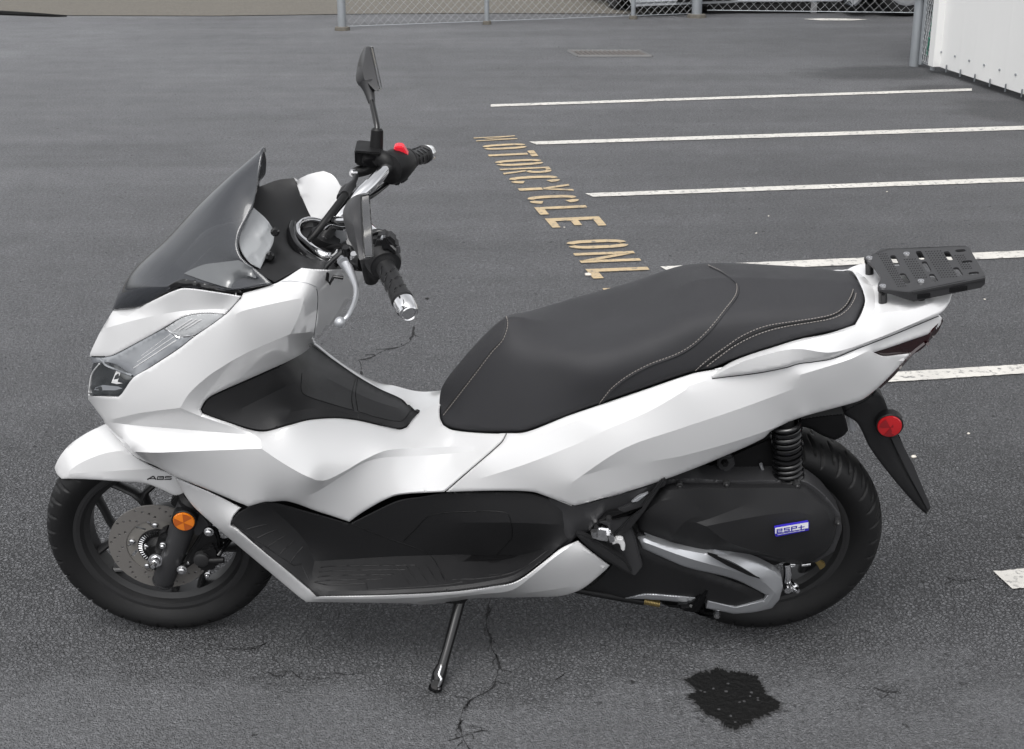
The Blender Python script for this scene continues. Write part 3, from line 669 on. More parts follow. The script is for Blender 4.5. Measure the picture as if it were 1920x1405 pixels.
# vehicles beyond the fence (only their lowest 0.2 m is in the frame)
M_['carw'] = mat('car_silver_paint', (.50, .52, .55), .3, coat=1); M_['carb'] = mat('pale_blue_paint', (.38, .52, .68), .35, coat=.6); M_['glass'] = mat('car_glass', (.02, .025, .03), .05, coat=1)
def wheel_at(root, x, y, r=.31, w=.2, name='wheel', spokes=10):
    t = lathe(name, [(r * .62, -w / 2 + .01), (r * .9, -w / 2), (r, -w / 2 + .03), (r, w / 2 - .03), (r * .9, w / 2), (r * .62, w / 2 - .01)], (x, y, r), (0, 1, 0), M_['tyre'], root, 36)
    parts = []
    for k in range(spokes * 2):
        a = 2 * math.pi * k / spokes; c0 = np.array([x, y + (-w / 2 + .015 if k < spokes else w / 2 - .015), r]); parts.append(sweep([c0 + np.array([math.cos(a), 0, math.sin(a)]) * r * .12, c0 + np.array([math.cos(a + .12), 0, math.sin(a + .12)]) * r * .62], .013, 5))
    rm = join_mesh('rim', parts, M_['silver'], t)
    lathe('rim_lip', [(r * .60, -w / 2), (r * .66, -w / 2 + .004), (r * .62, -w / 2 + .03), (r * .60, -w / 2 + .03)], (x, y, r), (0, 1, 0), M_['silver'], t, 36)
def car(name, px, py, length, m, label, cat, x_wh, place=None):
    g = G(px, py); root = bpy.data.objects.new(name, None); C.objects.link(root); root.location = (g[0], g[1], 0)
    if place: root.location = (place[0], place[1], 0); root.rotation_euler = (0, 0, math.radians(place[2]))
    prism('grille', [np.array((-.004, y, z)) for y, z in ((.45, .13), (1.25, .13), (1.2, .33), (.5, .33))], (.012, 0, 0), M_['dark'], root, 0)
    prism('lower_lip', [np.array((-.012, y, z)) for y, z in ((.1, .085), (1.6, .085), (1.6, .105), (.1, .105))], (.05, 0, 0), M_['dark'], root, .003); tag(root, label, cat)
    # side profile extruded, tumblehome on the glasshouse
    prof = [(.03, .085), (0, .12), (0, .55), (.12, .75), (.95, .93), (1.5, 1.38), (2.7, 1.46), (3.5, 1.38), (length - .15, .98), (length, .8), (length, .16)]
    low = []
    for xw in x_wh[::-1]:
        low += [(xw + .36 * math.cos(t), .30 + .36 * math.sin(t) if math.sin(t) > -.2 else .2) for t in np.linspace(-.15, math.pi + .15, 12)]
    pr = prof + low; vs = [(x, 0, z) for x, z in pr]
    prism('body', [np.array(v) for v in vs], (0, 1.7, 0), m, root, .03)
    gw = [(1.02, .95), (1.5, 1.33), (2.65, 1.41), (3.35, 1.33), (3.7, 1.0)]
    prism('window', [np.array((x, -.004, z)) for x, z in gw], (0, .006, 0), M_['glass'], root, 0)
    for xw in x_wh: wheel_at(root, xw, .12); wheel_at(root, xw, 1.58)
    return root
car('parked_hatchback', 1140, 33.5, 4.0, M_['carw'], 'silver hatchback parked behind the fence, its spoked wheel at the fence post', 'car', (.72, 3.1), (2.84, 14.94, 105))
tr = bpy.data.objects.new('boat_trailer', None); C.objects.link(tr); g = G(1330, 33); tr.location = (g[0], g[1] + .5, 0); tag(tr, 'pale blue low trailer over a dark shade block behind the chain link gate', 'trailer')
for (a_, b_, z_, m2, nm, hh) in ((0, 1.36, .138, M_['carb'], 'side_rail', .16), (0, 1.36, .110, M_['carw'], 'lower_rail', .026), (0.02, 1.3, -.0, M_['dark'], 'shade_block', .09)):  # lowest box is dark to stand for the shadow under the trailer
    box(nm, ((a_ + b_) / 2, .5, z_ + hh / 2 + .002), (b_ - a_, 1.4, hh), m2, tr, bev=.01)
for x in (1.06,): box('support_leg', (x, -.25, .06), (.06, .06, .12), M_['steel'], tr, bev=.006)
lathe('light_lens', [(.03, 0), (.025, .012), (0, .015)], (.02, -.21, .12), (0, -1, 0), M_['redsw'], tr, 16)
car('parked_sedan', 1594, 33, 4.3, mat('car_grey_paint', (.30, .31, .33), .25, coat=1), 'grey car parked behind the chain link gate near the shed', 'car', (.55, 3.4))
# pole at the end of the hatchback
post('fence_post', 1306, 33, .05, 2.2, 'stout steel post between the hatchback and the trailer', 'chain link fence posts')
# litter
def pebble(px, py, r, m, label, grp=None):
    g = G(px, py); bm = bmesh.new(); bmesh.ops.create_icosphere(bm, subdivisions=2, radius=r)
    for v in bm.verts: v.co *= 1 + random.uniform(-.22, .22); v.co.z *= .5
    me = bpy.data.meshes.new('pebble'); bm.to_mesh(me); bm.free(); me.shade_smooth(); o = link('pebble', me, m); o.location = (g[0], g[1], r * .35); tag(o, label, 'pebble', grp)
MP = mat('pale_stone', (.62, .58, .52), .7); MPD = mat('dark_stone', (.012, .012, .012), .6)
pebble(1713, 858, .0085, MP, 'small white pebble on the asphalt right of the rear mudguard')
pebble(1103, 517, .014, MP, 'white scrap lying against the L of ONLY')
pebble(801, 561, .0075, MPD, 'small black pebble on the asphalt right of the left grip')
for x, y, l_ in ((1441, 406, 'far behind the passenger seat, the farther of two close together'), (1418, 438, 'far behind the passenger seat, the nearer of two close together'), (1816, 814, 'level with the rear reflector, right of it'), (1663, 360, 'just below the third parking stripe, beyond the rack'), (1058, 427, 'beside the yellow E'), (1846, 562, 'just right of the luggage rack corner')): pebble(x, y, .0048, MP, 'tiny white pebble ' + l_, 'tiny white pebbles')




pw = [G(*p)[:2] for p in ((1505, 37), (1540, 35.5), (1590, 36), (1628, 37.5), (1600, 39.5), (1540, 39.5))]
tag(gmesh('paint_patch', pw, .005, M_['linepaint']), 'faded white paint patch on the far asphalt in front of the gate', 'paint patch')
# ================================================================== SCOOTER
bike = bpy.data.objects.new('scooter', None); C.objects.link(bike)
bike.matrix_world = Matrix(((BR[0][0], BR[0][1], BR[0][2], ROOT[0]), (BR[1][0], BR[1][1], BR[1][2], ROOT[1]), (BR[2][0], BR[2][1], BR[2][2], 0), (0, 0, 0, 1)))
tag(bike, 'pearl white maxi scooter with black seat and rear rack leaning on its side stand', 'scooter')
W_, K_, D_ = M_['white'], M_['black'], M_['dark']

# ---- front side cowl (white, sculpted): big cover from the headlight back to the floor tunnel
front_edge = T('Z3', (165 * 0 + 300, 700, .02), (310, 712, .03), (500, 718, .115), (520, 700, .12), (600, 590, .135), (700, 530, .145), (900, 400, .155), (1000, 322, .16), (1200, 180, .17), (1262, 118, .172), (1310, 57, .175))
top_edge = T('Z1', (1430, 1215, .188), (1660, 1145, .199)) + T('Z2', (110, 1072, .199), (170, 1078, .196), (255, 1080, .172), (330, 1072, .11), (385, 1045, .03), (398, 1058, 0))
rear_edge = T('Z2', (402, 1062, 0), (400, 1115, 0), (370, 1165, 0)) + [(652, 566, 0), (632, 598, 0), (606, 626, 0), (583, 651, 0), (566, 664, .09)]
tun_up = T('Z3', (1700, 440, .14), (1600, 492, .15), (1350, 603, .165), (1120, 706, .172), (1070, 745, .172), (1040, 800, .174), (1055, 828, .175), (1200, 880, .179), (1435, 947, .178))
tun_lo = T('Z5', (0, 797, .172), (120, 765, .142), (250, 752, .112), (330, 752, .098), (450, 768, .080), (600, 803, .064), (700, 822, .054), (745, 808, .048), (790, 750, .022), (828, 713, 0))
seat_fr = [(826, 757, 0), (824, 770, .02)] + T('Z8', (82, 1110, .055), (100, 1145, .068), (150, 1172, .080), (300, 1190, .105), (420, 1195, .125), (475, 1194, .131))
seam_r = T('Z5', (1370, 845, .135), (1355, 875, .141), (1330, 908, .147), (1150, 1065, .166), (980, 1212, .174))
low_mid = T('Z5', (700, 1230, .158), (600, 1265, .154), (460, 1345, .152), (385, 1400, .152), (250, 1355, .162), (200, 1340, .166), (0, 1272, .184)) + [(507, 941, .194)]
low_fr = T('Z4', (1430, 552, .203), (1320, 582, .202), (1100, 490, .185), (860, 393, .165), (840, 383, .16), (720, 320, .145), (640, 285, .135), (560, 235, .12), (500, 165, .105), (440, 95, .085), (400, 50, .06)) + T('Z3', (400, 870, .055), (360, 815, .035), (300, 735, .0))
def FW(l): return [p[:2] + (p[2] * (1 + .14 * min(1, max(0, (700 - p[1]) / 120))),) for p in l]
front_edge = FW(front_edge)
outl = front_edge + top_edge + rear_edge[1:] + tun_up + tun_lo + seat_fr + seam_r + low_mid + low_fr
cl = [
  T('Z3', (1262, 180, .184), (1310, 155, .190), (1500, 108, .198), (1725, 63, .2025)),                 # shoulder line below the handlebar cover
  T('Z3', (1725, 63, .2025), (1690, 180, .204), (1632, 303, .206)),
  T('Z3', (1632, 303, .206), (1340, 430, .203), (1150, 540, .198), (1080, 590, .194), (970, 690, .188), (905, 790, .184)),
  T('Z3', (1632, 303, .206), (1700, 298, .190), (1780, 288, .160)),
  T('Z3', (905, 790, .184), (640, 825, .148), (450, 868, .102)),
  T('Z3', (905, 790, .184), (1040, 845, .181), (1250, 915, .186), (1400, 965, .197)),
  T('Z3', (440, 885, .092), (600, 905, .124), (900, 930, .157), (1200, 955, .181), (1400, 968, .197)),
  T('Z3', (520, 985, .142), (600, 1080, .172), (760, 1085, .190), (1000, 1075, .207), (1200, 1068, .216), (1440, 1058, .222)),
  T('Z3', (1400, 968, .197), (1436, 1000, .210), (1440, 1058, .222), (1560, 1140, .222), (1700, 1222, .220), (1790, 1262, .218)) + T('Z5', (180, 1140, .206), (240, 1138, .197), (360, 1080, .176), (480, 1010, .150), (620, 952, .126), (800, 938, .110), (1000, 930, .114), (1180, 928, .128)),
  T('Z5', (0, 1245, .200), (100, 1240, .192), (180, 1213, .184), (350, 1105, .158), (480, 1028, .142), (600, 998, .129), (800, 988, .118), (1000, 974, .120), (1180, 958, .133)),
]
cl = [FW(l) if i in (0, 1, 2, 3) else l for i, l in enumerate(cl)] + [[(594, 547, .205), (596, 600, .165), (583, 640, .11)]]
front_cowl = panel('front_side_cowl', outl, W_, bike, cl, step=6.5, roll=(2.6, .004), reg='cowl', fair=.015, cw=.02)

# ---- upper nose cowl
uo = T('Z3', (310, 452, 0), (380, 455, .018), (448, 447, .045), (485, 432, .055), (600, 372, .08), (760, 285, .11), (930, 190, .138), (1065, 166, .155), (1200, 174, .168), (1262, 114, .172), (1308, 54, .175),
       (1150, 28, .160), (935, 2, .13), (860, 22, .12), (760, 68, .095), (640, 128, .06), (610, 114, .045), (560, 116, .028), (470, 140, .0), (430, 205, 0), (385, 280, 0), (340, 370, 0), (316, 425, 0))
panel('nose_cowl', FW(uo), W_, bike, [T('Z3', (400, 270, .016), (640, 205, .086), (900, 155, .140), (1080, 142, .163), (1200, 140, .172)), T('Z3', (640, 128, .06), (560, 185, .045), (500, 180, .02))], step=6, roll=(2.2, .003), reg='nose', fair=.015, cw=.02)

# ---- rear side cowl
ro = T('Z5', (1374, 845, .135), (1470, 842, .143)) + [(1006, 804, .149), (1060, 782, .154), (1100, 768, .156), (1200, 734, .157), (1298, 701, .156)] + T('R2', (335, 676, .152), (430, 662, .150), (560, 655, .149), (700, 636, .147), (830, 612, .140), (920, 598, .133), (1020, 560, .122), (1200, 494, .108), (1425, 402, .086), (1447, 426, .082),
       (1440, 455, .084), (1409, 490, .089), (1300, 530, .105), (1180, 571, .116), (1118, 590, .119), (1165, 607, .111), (1240, 600, .106), (1302, 594, .098), (1200, 705, .103), (1100, 792, .108), (1060, 818, .112), (1000, 838, .118), (760, 905, .132), (630, 965, .142)) + \
     T('R1', (1030, 277, .146), (800, 380, .160), (600, 460, .172), (400, 528, .184), (200, 585, .192), (75, 617, .194), (55, 613, .193), (0, 592, .192)) + T('Z5', (1780, 1302, .192), (1620, 1240, .188), (1530, 1212, .186), (1300, 1205, .181), (990, 1213, .1745), (1155, 1068, .1665), (1336, 910, .1475), (1359, 877, .1415))
rl = [T('Z5', (1200, 1130, .174), (1300, 1100, .178), (1500, 1035, .186), (1700, 958, .189), (1873, 885, .189)) + T('R1', (220, 240, .188), (450, 140, .183), (640, 28, .176)) + T('R2', (150, 800, .1775) , (230, 752, .170), (330, 722, .162))[1:],
      T('R1', (100, 470, .203), (290, 418, .199), (480, 390, .194), (640, 360, .187), (900, 288, .168), (1080, 226, .150), (1250, 160, .135)),
      T('R1', (60, 500, .208), (320, 330, .206), (600, 230, .196), (900, 130, .176), (1200, 20, .152)),
      T('R2', (760, 700, .160), (1000, 625, .144), (1090, 585, .132)),
      T('R2', (1090, 583, .132), (1120, 596, .120), (1165, 612, .112), (1300, 592, .100)),
      T('Z5', (1420, 870, .150), (1600, 840, .162), (1873, 740, .170))]
panel('rear_side_cowl', ro, W_, bike, rl, step=6.5, roll=(2.6, .004), reg='rcowl', fair=.015, cw=.02, thr=34)
panel('tail_lamp', T('R2', (1110, 592, .112), (1180, 566, .110), (1405, 488, .088), (1382, 545, .088), (1320, 592, .092), (1165, 612, .104)), M_['tail'], bike, step=7, roll=None, skirt=.01, bulge=.002, reg='tlamp')
panel('tail_lamp_rim', T('R2', (1398, 492, .094), (1448, 428, .080), (1452, 440, .076), (1420, 500, .082), (1310, 600, .092), (1215, 705, .098), (1150, 765, .100), (1145, 760, .104), (1215, 690, .103), (1318, 588, .098), (1380, 540, .094)), M_['tail'], bike, step=8, roll=None, skirt=.006)

# ---- grab rail / tail top
go = T('R2', (342, 711, .160), (338, 700, .155), (430, 640, .147), (520, 603, .144), (640, 565, .138), (760, 528, .130), (900, 500, .122), (1030, 458, .110)) + [(1615, 588, .095), (1622, 565, .070), (1618, 545, .035), (1613.5, 534, 0)] + \
     [(1660, 536, 0), (1720, 536, 0), (1782, 534, 0), (1787, 545, .03)] + T('R2', (1492, 318, .045), (1480, 355, .062), (1430, 408, .092), (1220, 496, .115), (1020, 574, .135), (920, 614, .146), (830, 628, .152), (760, 638, .157), (700, 656, .162), (560, 684, .165), (430, 702, .164), (350, 714, .162))
gl_ = [T('R2', (345, 705, .165), (520, 625, .164), (740, 574, .158), (920, 590, .152), (1120, 528, .130), (1300, 455, .112), (1440, 390, .088)),
       T('R2', (640, 572, .143), (800, 530, .138), (1010, 478, .126), (1140, 405, .108), (1300, 385, .096), (1410, 350, .084)),
       [(1625, 600, .094), (1640, 580, .075), (1640, 552, .035), (1636, 538, 0)]]
panel('grab_rail', go, W_, bike, gl_, step=6, roll=(2.2, .003), reg='rail', fair=.015, cw=.02, skirt=.02)

# ---- seat
bot = [(826, 790, .052), (832, 798, .065), (848, 804, .078), (880, 808.5, .096), (920, 811, .116), (979, 810.5, .140), (1006, 802, .146), (1060, 781, .153), (1100, 766, .155), (1200, 731, .156), (1298, 698, .154)] + T('R2', (340, 668, .150), (430, 632, .146), (520, 600, .143), (640, 562, .137), (760, 525, .129), (900, 495, .121), (990, 475, .114), (1030, 457, .108)) + \
      [(1612, 590, .093), (1621, 566, .068), (1617.5, 546, .032), (1613, 535, 0)]
top = [(1613, 535, 0), (1600, 531, 0), (1580, 529, 0), (1545, 527, 0), (1480, 524.5, 0), (1400, 522, 0), (1340, 523, 0), (1295, 530, 0), (1250, 554, 0), (1200, 575, 0), (1150, 593, 0), (1100, 602, 0), (1050, 604, 0), (1000, 601, 0), (968, 595, 0), (945, 599, 0), (915, 624, 0), (880, 660, 0), (848, 697, 0), (832, 720, 0), (826, 735, 0), (824, 757, 0)]
L1 = [(832, 768, .032), (862, 724, .038), (902, 678, .043), (946, 634, .046), (1000, 645, .070), (1050, 652, .096), (1100, 652, .108), (1150, 643, .112), (1200, 630, .115), (1250, 614, .117), (1300, 598, .118), (1400, 588, .112), (1480, 584, .103), (1545, 576, .090), (1585, 562, .066), (1598, 545, .03), (1600, 531, 0)]
L2 = [(835, 787, .056), (872, 760, .070), (910, 726, .078), (950, 700, .090), (1000, 705, .112), (1050, 708, .130), (1100, 702, .150), (1150, 686, .150), (1200, 668, .147), (1250, 652, .144), (1300, 637, .140), (1400, 619, .129), (1500, 606, .115), (1570, 592, .098), (1600, 572, .070), (1608, 548, .03)]
L0 = [(850, 710, .028), (885, 669, .028), (925, 632, .028), (955, 614, .026), (1000, 625, .042), (1100, 629, .056), (1200, 602, .058), (1300, 565, .06), (1400, 556, .06), (1500, 556, .055), (1570, 548, .04)]
panel('seat', bot + top[1:], M_['seat'], bike, [L1, L2, L0], step=7, roll=(7, .012), skirt=.01, reg='seat', fair=.004, cw=1, it=900, thr=50)
# ---- black floor tunnel between the leg shield and the seat
tl = T('Z3', (1600, 494, .130), (1350, 606, .158), (1120, 710, .170), (1075, 747, .170), (1046, 800, .172), (1058, 825, .173), (1200, 877, .177), (1435, 943, .176)) + \
     T('Z5', (0, 793, .170), (120, 761, .140), (250, 748, .110), (330, 748, .096), (450, 764, .078), (600, 799, .062), (700, 818, .052), (743, 804, .046), (787, 748, .021), (823, 715, 0.0001))
tc_ = T('Z5', (766, 688, -.030), (720, 634, -.046), (576, 566, -.061), (438, 488, -.075), (268, 372, -.096), (146, 292, -.114), (110, 290, -.10), (60, 330, -.02))
K_t = panel('floor_tunnel', tl + tc_, K_, bike,
      [T('Z5', (82, 470, .07), (80, 560, .108), (100, 602, .113), (250, 655, .094), (420, 708, .070), (560, 745, .055), (700, 768, .042), (740, 740, .026), (768, 700, .0)),
       T('Z5', (115, 435, .006), (257, 505, .006), (427, 592, .006), (566, 650, .005), (700, 690, .002)),
       T('Z3', (1700, 600, .115), (1500, 700, .140), (1300, 800, .160)),
       T('Z5', (0, 715, .130), (150, 690, .116), (300, 700, .096), (440, 740, .073))], step=6.5, roll=(2.5, .004), reg='tunnel', fair=.01, cw=.02, mirror=False, skirt=.008)
surfline('lid_seam', T('Z5', (88, 470), (82, 560), (100, 600), (250, 655), (412, 702), (400, 625), (425, 505), (445, 490)), ['tunnel'], .0012, D_, K_t, .0, thr=50)
surfline('lid_seam', T('Z5', (437, 505), (425, 600), (440, 708), (560, 745), (700, 770), (730, 755), (768, 700), (765, 685), (715, 640)), ['tunnel'], .0012, D_, K_t, .0, thr=50)
surfline('lid_seam', T('Z5', (440, 708), (440, 750)), ['tunnel'], .0008, M_['gloss'], K_t, .0)

# ---- floorboards (black moulding): wall, floor, toe board
fo = T('Z6', (32, 310, .190), (60, 270, .188), (100, 245, .186), (135, 228, .185), (225, 212, .180), (400, 255, .168), (612, 316, .148), (720, 262, .146), (850, 203, .148), (960, 185, .152), (1070, 168, .160), (1300, 163, .168), (1480, 167, .174), (1600, 200, .178), (1690, 236, .182),
       (1710, 300, .178), (1690, 392, .185), (1640, 425, .195), (1560, 490, .212), (1420, 592, .224), (1300, 620, .226), (1100, 646, .226), (800, 664, .225), (450, 672, .215), (400, 620, .207), (200, 460, .197))
fl = [T('Z6', (440, 500, .150), (600, 490, .136), (800, 478, .126), (1000, 471, .122), (1180, 468, .124), (1320, 480, .130), (1440, 470, .142), (1560, 440, .162)),
      T('Z6', (440, 500, .150), (428, 560, .180), (455, 625, .206), (480, 655, .213)),
      T('Z6', (210, 225, .172), (320, 320, .152), (400, 410, .145), (440, 500, .150)),
      T('Z6', (1160, 312, .166), (1400, 312, .180), (1640, 322, .190)),
      T('Z6', (500, 645, .212), (800, 640, .216), (1100, 622, .217), (1300, 594, .216), (1420, 562, .212), (1550, 470, .198))]
fb = panel('floorboard', fo, K_, bike, fl, step=7, roll=(2.5, .003), reg='floor', skirt=.03, fair=.015, cw=.02)
surfline('floor_seam', T('Z6', (620, 320), (800, 390), (1000, 470), (1072, 590)), ['floor'], .0010, D_, fb, thr=50)
surfline('floor_lid_seam', T('Z6', (868, 405), (930, 345), (985, 288), (1040, 268), (1200, 258), (1340, 258), (1385, 275), (1402, 380), (1380, 410), (1320, 475)), ['floor'], .0010, D_, fb, thr=70)
for a_, b_, y_ in ((470, 930, 520), (462, 880, 542), (455, 828, 566), (452, 775, 588)):
    surfline('floor_rib', T('Z6', (a_, y_ + 10), (a_ + 60, y_ + 4), (b_, y_ - 2)), ['floor'], .0015, K_, fb)
surfline('floor_rib', T('Z6', (440, 600), (500, 614), (690, 608), (698, 638), (900, 628), (1100, 612), (1160, 600)), ['floor'], .0015, K_, fb, thr=40)
for k in range(5): surfline('floor_rib', T('Z6', (835 + 50 * k, 520 + 0 * k), (905 + 45 * k, 610 - 3 * k)), ['floor'], .0013, K_, fb)
surfline('floor_rib', T('Z6', (1110, 590), (1300, 578), (1440, 540), (1580, 445)), ['floor'], .0013, K_, fb)
for k in range(5): surfline('toe_rib', T('Z6', (110 + 52 * k, 345 + 42 * k), (160 + 48 * k, 330 + 34 * k), (215 + 42 * k, 318 + 28 * k)), ['floor'], .0013, K_, fb)
surfline('toe_rib', T('Z6', (70, 340), (340, 520), (375, 512), (412, 590)), ['floor'], .0013, K_, fb, thr=40)

# black side moulding behind the floorboard
so_ = T('R1', (-60, 575, .180), (0, 596, .186), (60, 620, .190), (200, 588, .186), (400, 531, .178), (545, 484, .166), (530, 520, .165), (480, 540, .168), (350, 612, .172), (245, 655, .176), (172, 715, .180), (150, 745, .180), (90, 770, .184), (55, 805, .186), (0, 850, .185), (-30, 830, .182), (-20, 700, .176))
sm_ = panel('side_moulding', so_, M_['grey'], bike, [T('R1', (0, 650, .182), (40, 740, .19), (60, 790, .19)), T('R1', (40, 740, .19), (200, 625, .184), (400, 555, .176))], step=6, roll=(2.2, .003), reg='mould')

# ---- lower white cowl
uc = T('Z4', (853, 398, .150), (870, 405, .152), (1000, 458, .165), (1150, 525, .178), (1275, 590, .188), (1225, 645, .192), (1206, 692, .194)) + T('Z6', (36, 330, .194), (200, 463, .200), (400, 625, .210), (445, 670, .216), (620, 672, .224), (800, 667, .228), (1100, 649, .229), (1300, 624, .229), (1425, 596, .227), (1560, 500, .216), (1640, 437, .204), (1722, 400, .196), (1790, 455, .196), (1876, 520, .192),
      (1850, 548, .185), (1740, 635, .165), (1640, 668, .150), (1500, 674, .150), (1200, 682, .175), (1090, 700, .160), (960, 712, .165), (900, 706, .185), (700, 702, .200), (400, 698, .192)) + T('Z4', (1650, 1165, .188), (1480, 1022, .172), (1280, 855, .158), (1100, 702, .148), (960, 572, .138), (900, 485, .136), (862, 420, .136))
ul = [T('Z6', (1722, 400, .196), (1610, 480, .216), (1500, 570, .222), (1400, 640, .222), (1250, 660, .220), (1000, 690, .205), (900, 703, .195)),
      T('Z6', (1740, 440, .204), (1876, 520, .192)), T('Z6', (405, 640, .206), (440, 684, .214), (800, 682, .222), (1100, 664, .224), (1300, 640, .225)),
      T('Z6', (1220, 672, .190), (1500, 652, .180), (1700, 618, .172), (1800, 580, .176))]
panel('lower_cowl', uc, W_, bike, ul, step=6, roll=(2.2, .003), reg='ucowl', fair=.015, cw=.02)

# ---- front mudguard with lettering
fe = T('Z4', (420, 60, 0), (320, 92, 0), (250, 130, 0), (190, 172, 0), (150, 210, 0), (110, 262, 0), (85, 310, 0), (77, 335, .0), (90, 372, .018), (122, 404, .045), (300, 408, .070), (530, 424, .078), (620, 428, .080), (680, 440, .082), (760, 470, .084), (800, 490, .086), (868, 518, .088), (925, 520, .088), (940, 470, .090), (865, 400, .095), (842, 380, .092), (700, 320, .085), (600, 262, .078), (540, 200, .062), (470, 120, .04), (430, 66, .01))
fe = [p for p in fe]
cy_ = panel('front_mudguard', fe, W_, bike, [T('Z4', (160, 385, .052), (175, 350, .055), (240, 305, .060), (320, 268, .064), (420, 236, .067), (530, 222, .068)), T('Z4', (170, 372, .060), (400, 358, .074), (600, 345, .084), (720, 340, .090))], step=6, roll=(2.2, .003), reg='fender', fair=.015, cw=.02)
def letters(name, polys, m, parent, reg, off=.0006):
    vs = []; fs = []
    for poly in polys:
        hit = [on(p[0], p[1], reg, off) for p in poly]
        if any(h is None for h in hit): continue
        k = len(vs); vs += hit; fs.append(tuple(range(k, k + len(hit))))
    return mesh(name, vs, fs, m, parent, False)
def quadbar(a, b, w): 
    a, b = np.array(a, float), np.array(b, float); d = b - a; d /= np.linalg.norm(d); n_ = np.array([-d[1], d[0]]) * w / 2; return [tuple(a + n_), tuple(b + n_), tuple(b - n_), tuple(a - n_)]
ab = [quadbar(*q) for q in (((672, 409), (712, 386), 8), ((712, 386), (728, 409), 8), ((688, 403), (722, 403), 6), ((738, 389), (778, 389), 6), ((745, 398), (778, 398), 5), ((735, 408), (776, 408), 6), ((741, 388), (735, 410), 6), ((778, 388), (775, 410), 6),
                           ((790, 389), (830, 389), 6), ((788, 398), (825, 398), 5), ((783, 408), (824, 408), 6), ((791, 388), (788, 399), 6), ((827, 398), (824, 410), 6))]
letters('lettering', [[(80 + .2918 * x, 780 + .2918 * y) for x, y in q] for q in ab], M_['ink'], cy_, ['fender'])

# ---- headlight
hl = bpy.data.objects.new('headlight', None); C.objects.link(hl); hl.parent = bike
FWp = lambda l: FW(l)
lo_ = T('Z3', (316, 452, 0), (380, 458, .018), (450, 450, .043), (488, 434, .053), (600, 375, .078), (760, 288, .108), (800, 268, .115), (850, 300, .128), (905, 335, .142), (950, 318, .148), (1003, 316, .157), (900, 396, .152), (700, 527, .142), (604, 585, .132), (570, 560, .11), (480, 505, .065), (400, 490, .035), (330, 500, 0))
panel('upper_lens', FWp(lo_), M_['lens'], hl, [], step=6, roll=(1.5, .002), reg='l1', bulge=.004)
panel('turn_signal', FWp(T('Z3', (805, 266, .115), (930, 193, .136), (1065, 169, .153), (1200, 177, .166), (1100, 250, .163), (1000, 314, .156), (950, 316, .148), (908, 332, .138))), M_['lensl'], hl, [], step=5, roll=(1.2, .002), reg='l2', bulge=.003)
panel('lower_lens', FWp(T('Z3', (330, 505, 0), (385, 490, .03), (480, 505, .062), (560, 545, .098), (625, 545, .116), (604, 588, .130), (520, 700, .116), (500, 714, .110), (310, 709, .025), (300, 700, 0), (308, 620, 0))), M_['lensd'], hl, [T('Z3', (330, 660, .03), (400, 630, .05), (450, 650, .075), (540, 645, .118))], step=6, roll=(1.2, .002), reg='l3', bulge=.004)
surfline('bezel', T('Z3', (795, 266), (850, 300), (900, 332), (950, 314), (1005, 312)), ['l1', 'l2'], .0022, M_['chrome'], hl, .001)
surfline('bezel', T('Z3', (380, 468), (420, 510), (500, 545), (590, 580)), ['l1', 'l3'], .0024, M_['lens'], hl, .001)
surfline('bezel', T('Z3', (375, 500), (325, 570), (305, 690)), ['l3'], .0016, M_['white'], hl, .0005)
for k in range(3): surfline('light_guide', T('Z3', (600 + 26 * k, 528 - 40 * k), (880 - 8 * k, 345 - 28 * k)), ['l1'], .0012 - .0003 * k, M_['white'], hl, .0001)
for k in range(3): surfline('light_guide', T('Z3', (860 + 40 * k, 285 - 6 * k), (985 + 30 * k, 205 + 2 * k)), ['l2'], .0012, M_['white'], hl, .0001)
surfline('lamp_edge', T('Z3', (325, 452), (400, 452), (450, 449), (486, 434)), ['l1', 'nose'], .0016, M_['gloss'], hl, .0)
letters('reflector', [[(80 + .28466 * x, 540 + .28466 * y) for x, y in ((455, 625), (488, 545), (518, 548), (492, 634))], [(80 + .28466 * x, 540 + .28466 * y) for x, y in ((455, 625), (492, 634), (530, 628), (470, 612))]], M_['white'], hl, ['l3'], .001)
letters('reflector', [[(80 + .28466 * x, 540 + .28466 * y) for x, y in ((350, 655), (400, 640), (500, 650), (530, 662), (480, 676), (340, 672))]], M_['lens'], hl, ['l3'], .001)

# ---- windscreen
# centre line and outer edge, joined row by row by shallow curves
scC = [(214, 580), (227, 547), (251, 511), (309, 457), (370, 392), (422, 343), (464, 307), (496, 279)]
scE = [(214, 580, 0), (262, 574, .063), (343, 536, .130), (430, 545, .181), (512, 533, .200), (490, 513, .182), (456, 486, .155), (447, 465, .138), (450, 440, .120), (463, 413, .098), (474, 390, .080), (479, 370, .068), (483, 348, .056)]
def respath(pp, ts_): 
    A = np.array(pp); L_ = np.r_[0, np.cumsum(np.linalg.norm(np.diff(A, axis=0), axis=1))]; return np.array([[np.interp(t * L_[-1], L_, A[:, k]) for k in range(A.shape[1])] for t in ts_])
scCc = [P(p[0], p[1], 0) for p in catmull([p + (0,) for p in scC], False, 4, 90)]
scEc = [P(*p) for p in catmull(scE, False, 4, 40)]
NR = 64; ts_ = np.linspace(0, 1, NR + 1); Lc = respath(scCc, ts_ ** 1.0)
w_r = lambda t: np.interp(t, [0, .30, .62, 1], [0, .30, .56, 1])   # the side corner meets the centre line at a third of its height
i_c = np.argmin([np.linalg.norm(e - P(512, 533, .200)) for e in scEc]) ; tE = i_c / (len(scEc) - 1)
tt = [np.interp(t, [0, .36, 1], [0, tE, 1]) for t in ts_]; A_ = np.array(scEc); idxE = [np.array([np.interp(t * (len(A_) - 1), range(len(A_)), A_[:, k]) for k in range(3)]) for t in tt]
idxE = np.array(idxE)
for _ in range(3): idxE[1:24] = np.where(np.ones((23, 3), bool), idxE[1:24], 0)
